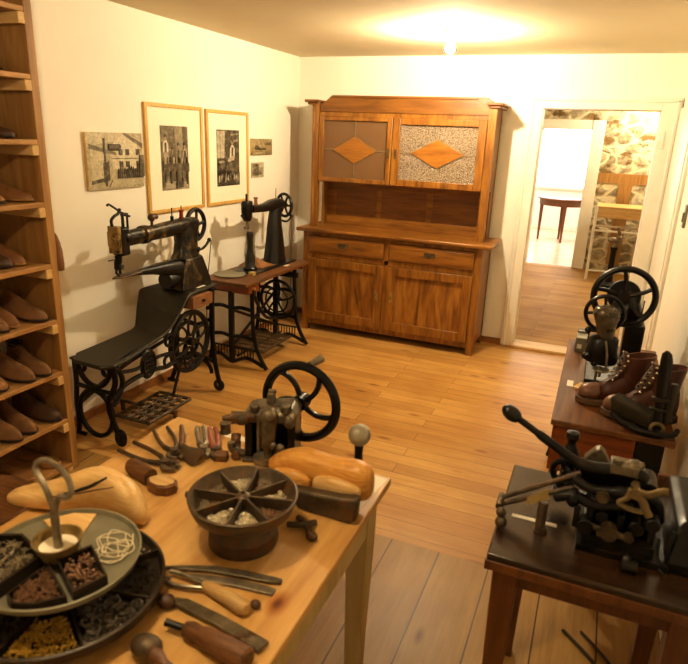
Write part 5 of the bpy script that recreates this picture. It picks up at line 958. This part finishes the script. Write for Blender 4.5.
mb = MB(O); mb.lathe([(0,0),(.055,0),(.058,.008),(.05,.014),(0,.016)], (2.905,-2.805,z), n=28); mb.tube(spline([(2.77,-2.80,z+.05),(2.80,-2.82,z+.03),(2.86,-2.85,z+.02)]),.012).tube(spline([(2.835,-2.845,z+.02),(2.90,-2.862,z+.02),(2.97,-2.85,z+.02),(2.995,-2.80,z+.02)]),.010); mb.build('foot_plate', 'iron', t)
mb = MB(O); mb.loft([[(xc+w*cos(a), -2.835+.007*sin(a), zz) for a in [2*pi*j/12 for j in range(12)]] for xc, w, zz in ((2.922,.016,z+.03),(2.92,.018,z+.10),(2.915,.019,z+.17),(2.912,.021,z+.23),(2.909,.02,z+.29),(2.906,.016,z+.315),(2.905,.006,z+.325))]); mb.build('blade', 'black', t, smooth=60)
mb = MB(O); mb.arc((2.922,-2.845,z+.033), .021, .007, 'Y', n=24); mb.build('brass_ring', 'brass', t)
mb = MB(O); mb.box((2.885,-2.845,z+.135),(2.945,-2.825,z+.15)).box((2.885,-2.846,z+.10),(2.945,-2.824,z+.11)).cyl((2.95,-2.835,z+.06),(2.95,-2.835,z+.21),.012); mb.build('clasp', 'seatplate', t, bevel=.002); t.location.y -= .032

# ------------------------------------------------------------------ rooms beyond the doorway
O = (1.95,6.6,0); t = thing('half_round_table', 'brown half-round table with tapered legs in the farthest bright room', 'table', O)
mb = MB(O); pl = [(1.95+.46*cos(a), 6.95-.62*sin(a)) for a in [pi*k/16 for k in range(17)]]; mb.prism(pl, .735, .76, 'xy'); mb.build('tabletop', 'brown', t, bevel=.004)
mb = MB(O); mb.prism([(1.95+.42*cos(a), 6.95-.57*sin(a)) for a in [pi*k/16 for k in range(17)]], .63, .735, 'xy'); mb.build('apron', 'brown', t)
for x, y in ((1.60,6.70),(2.30,6.70),(2.02,6.42),(1.95,6.9)):
    mb = MB(O); mb.loft([[(x+a*s, y+b*s, zz) for a, b in ((-1,-1),(1,-1),(1,1),(-1,1))] for zz, s in ((0,.016),(.64,.03))]); mb.build('leg', 'brown', t)
O = (2.9,3.55,0); t = thing('display_bench', 'white metal legged bench with pale wooden top before the stone wall', 'bench', O)
mb = MB(O); mb.box((2.56,3.36,.805),(3.75,3.40,.935)).box((2.56,3.36,.925),(3.75,3.95,.945)); mb.build('wooden_top', 'lastpale', t, bevel=.004)
mb = MB(O)
for x, y in ((2.56,3.35),(2.56,3.9),(3.72,3.35),(3.72,3.9)):
    mb = MB(O); mb.cyl((x,y,0),(x,y,.95),.017); mb.build('leg', 'white', t)
mb = MB(O); mb.cyl((2.56,3.35,.64),(3.72,3.35,.64),.014).cyl((2.56,3.35,.12),(3.72,3.35,.12),.014).cyl((2.56,3.9,.64),(3.72,3.9,.64),.014); mb.build('cross_rail', 'white', t)
O = (2.83,3.0,0); t = thing('iron_anvil', 'tall iron shoe anvil standing on the back room floor behind the handwheel', 'anvil', O)
mb = MB(O); mb.lathe([(0,0),(.14,0),(.13,.04),(.05,.07),(.035,.2),(.035,.45),(.05,.5),(0,.5)], (2.83,3.0,0)); mb.build('pedestal', 'iron', t)
mb = MB(O); mb.tube(spline([(2.83,3.0,.48),(2.86,3.0,.56),(2.87,3.0,.64),(2.85,3.0,.71),(2.83,3.0,.73)]), [.03]*6+[.035]*6+[.02]*13, 10); mb.ell((2.80,3.0,.58),(.06,.05,.04)); mb.build('arm', 'steel', t)

# ------------------------------------------------------------------ lights, world, camera
def light(name, kind, loc, energy, color, size=.1, rot=(0,0,0), sy=None):
    d = bpy.data.lights.new(name, kind); d.energy = energy; d.color = color
    if kind == 'AREA':
        d.size = size
        if sy: d.shape = 'RECTANGLE'; d.size_y = sy
    else: d.shadow_soft_size = size
    o = bpy.data.objects.new(name, d); COL.objects.link(o); o.location = loc; o.rotation_euler = rot; return o
light('back_room_fill', 'POINT', (3.1,3.6,2.15), 55, (1,.88,.66), .1)  # added light without a fixture, blows out the upper stone wall
light('back_room_fill', 'POINT', (1.6,2.0,2.1), 22, (1,.86,.62), .1)  # added fill to brighten the back room, no fixture
light('far_room_fill', 'AREA', (1.6,6.2,2.35), 75, (1,.96,.92), 2.0, (0,0,0), 2.0)  # added overhead fill that overexposes the white surfaces of the far room
w = bpy.data.worlds.new('world'); scene.world = w; w.use_nodes = True
w.node_tree.nodes['Background'].inputs[0].default_value = (1,.85,.6,1); w.node_tree.nodes['Background'].inputs[1].default_value = .02
yaw, pitch, roll = -.3861, .3090, .0414
f = V((sin(yaw)*cos(pitch), cos(yaw)*cos(pitch), -sin(pitch))); r = V((cos(yaw), -sin(yaw), 0)); u = r.cross(f)
r2 = r*cos(roll)+u*sin(roll); u2 = -r*sin(roll)+u*cos(roll)
cd = bpy.data.cameras.new('camera'); cam = bpy.data.objects.new('camera', cd); COL.objects.link(cam)
cam.matrix_world = Mx(((r2.x,u2.x,-f.x,2.618),(r2.y,u2.y,-f.y,-5.161),(r2.z,u2.z,-f.z,1.65),(0,0,0,1)))
cd.sensor_fit = 'HORIZONTAL'; cd.sensor_width = 36; cd.lens = 609.3/688*36; cd.clip_start = .05
cd.dof.use_dof = True; cd.dof.focus_distance = 4.3; cd.dof.aperture_fstop = 5.0
scene.camera = cam
scene.view_settings.view_transform = 'Standard'; scene.view_settings.look = 'None'; scene.view_settings.exposure = .25; scene.view_settings.gamma = .88
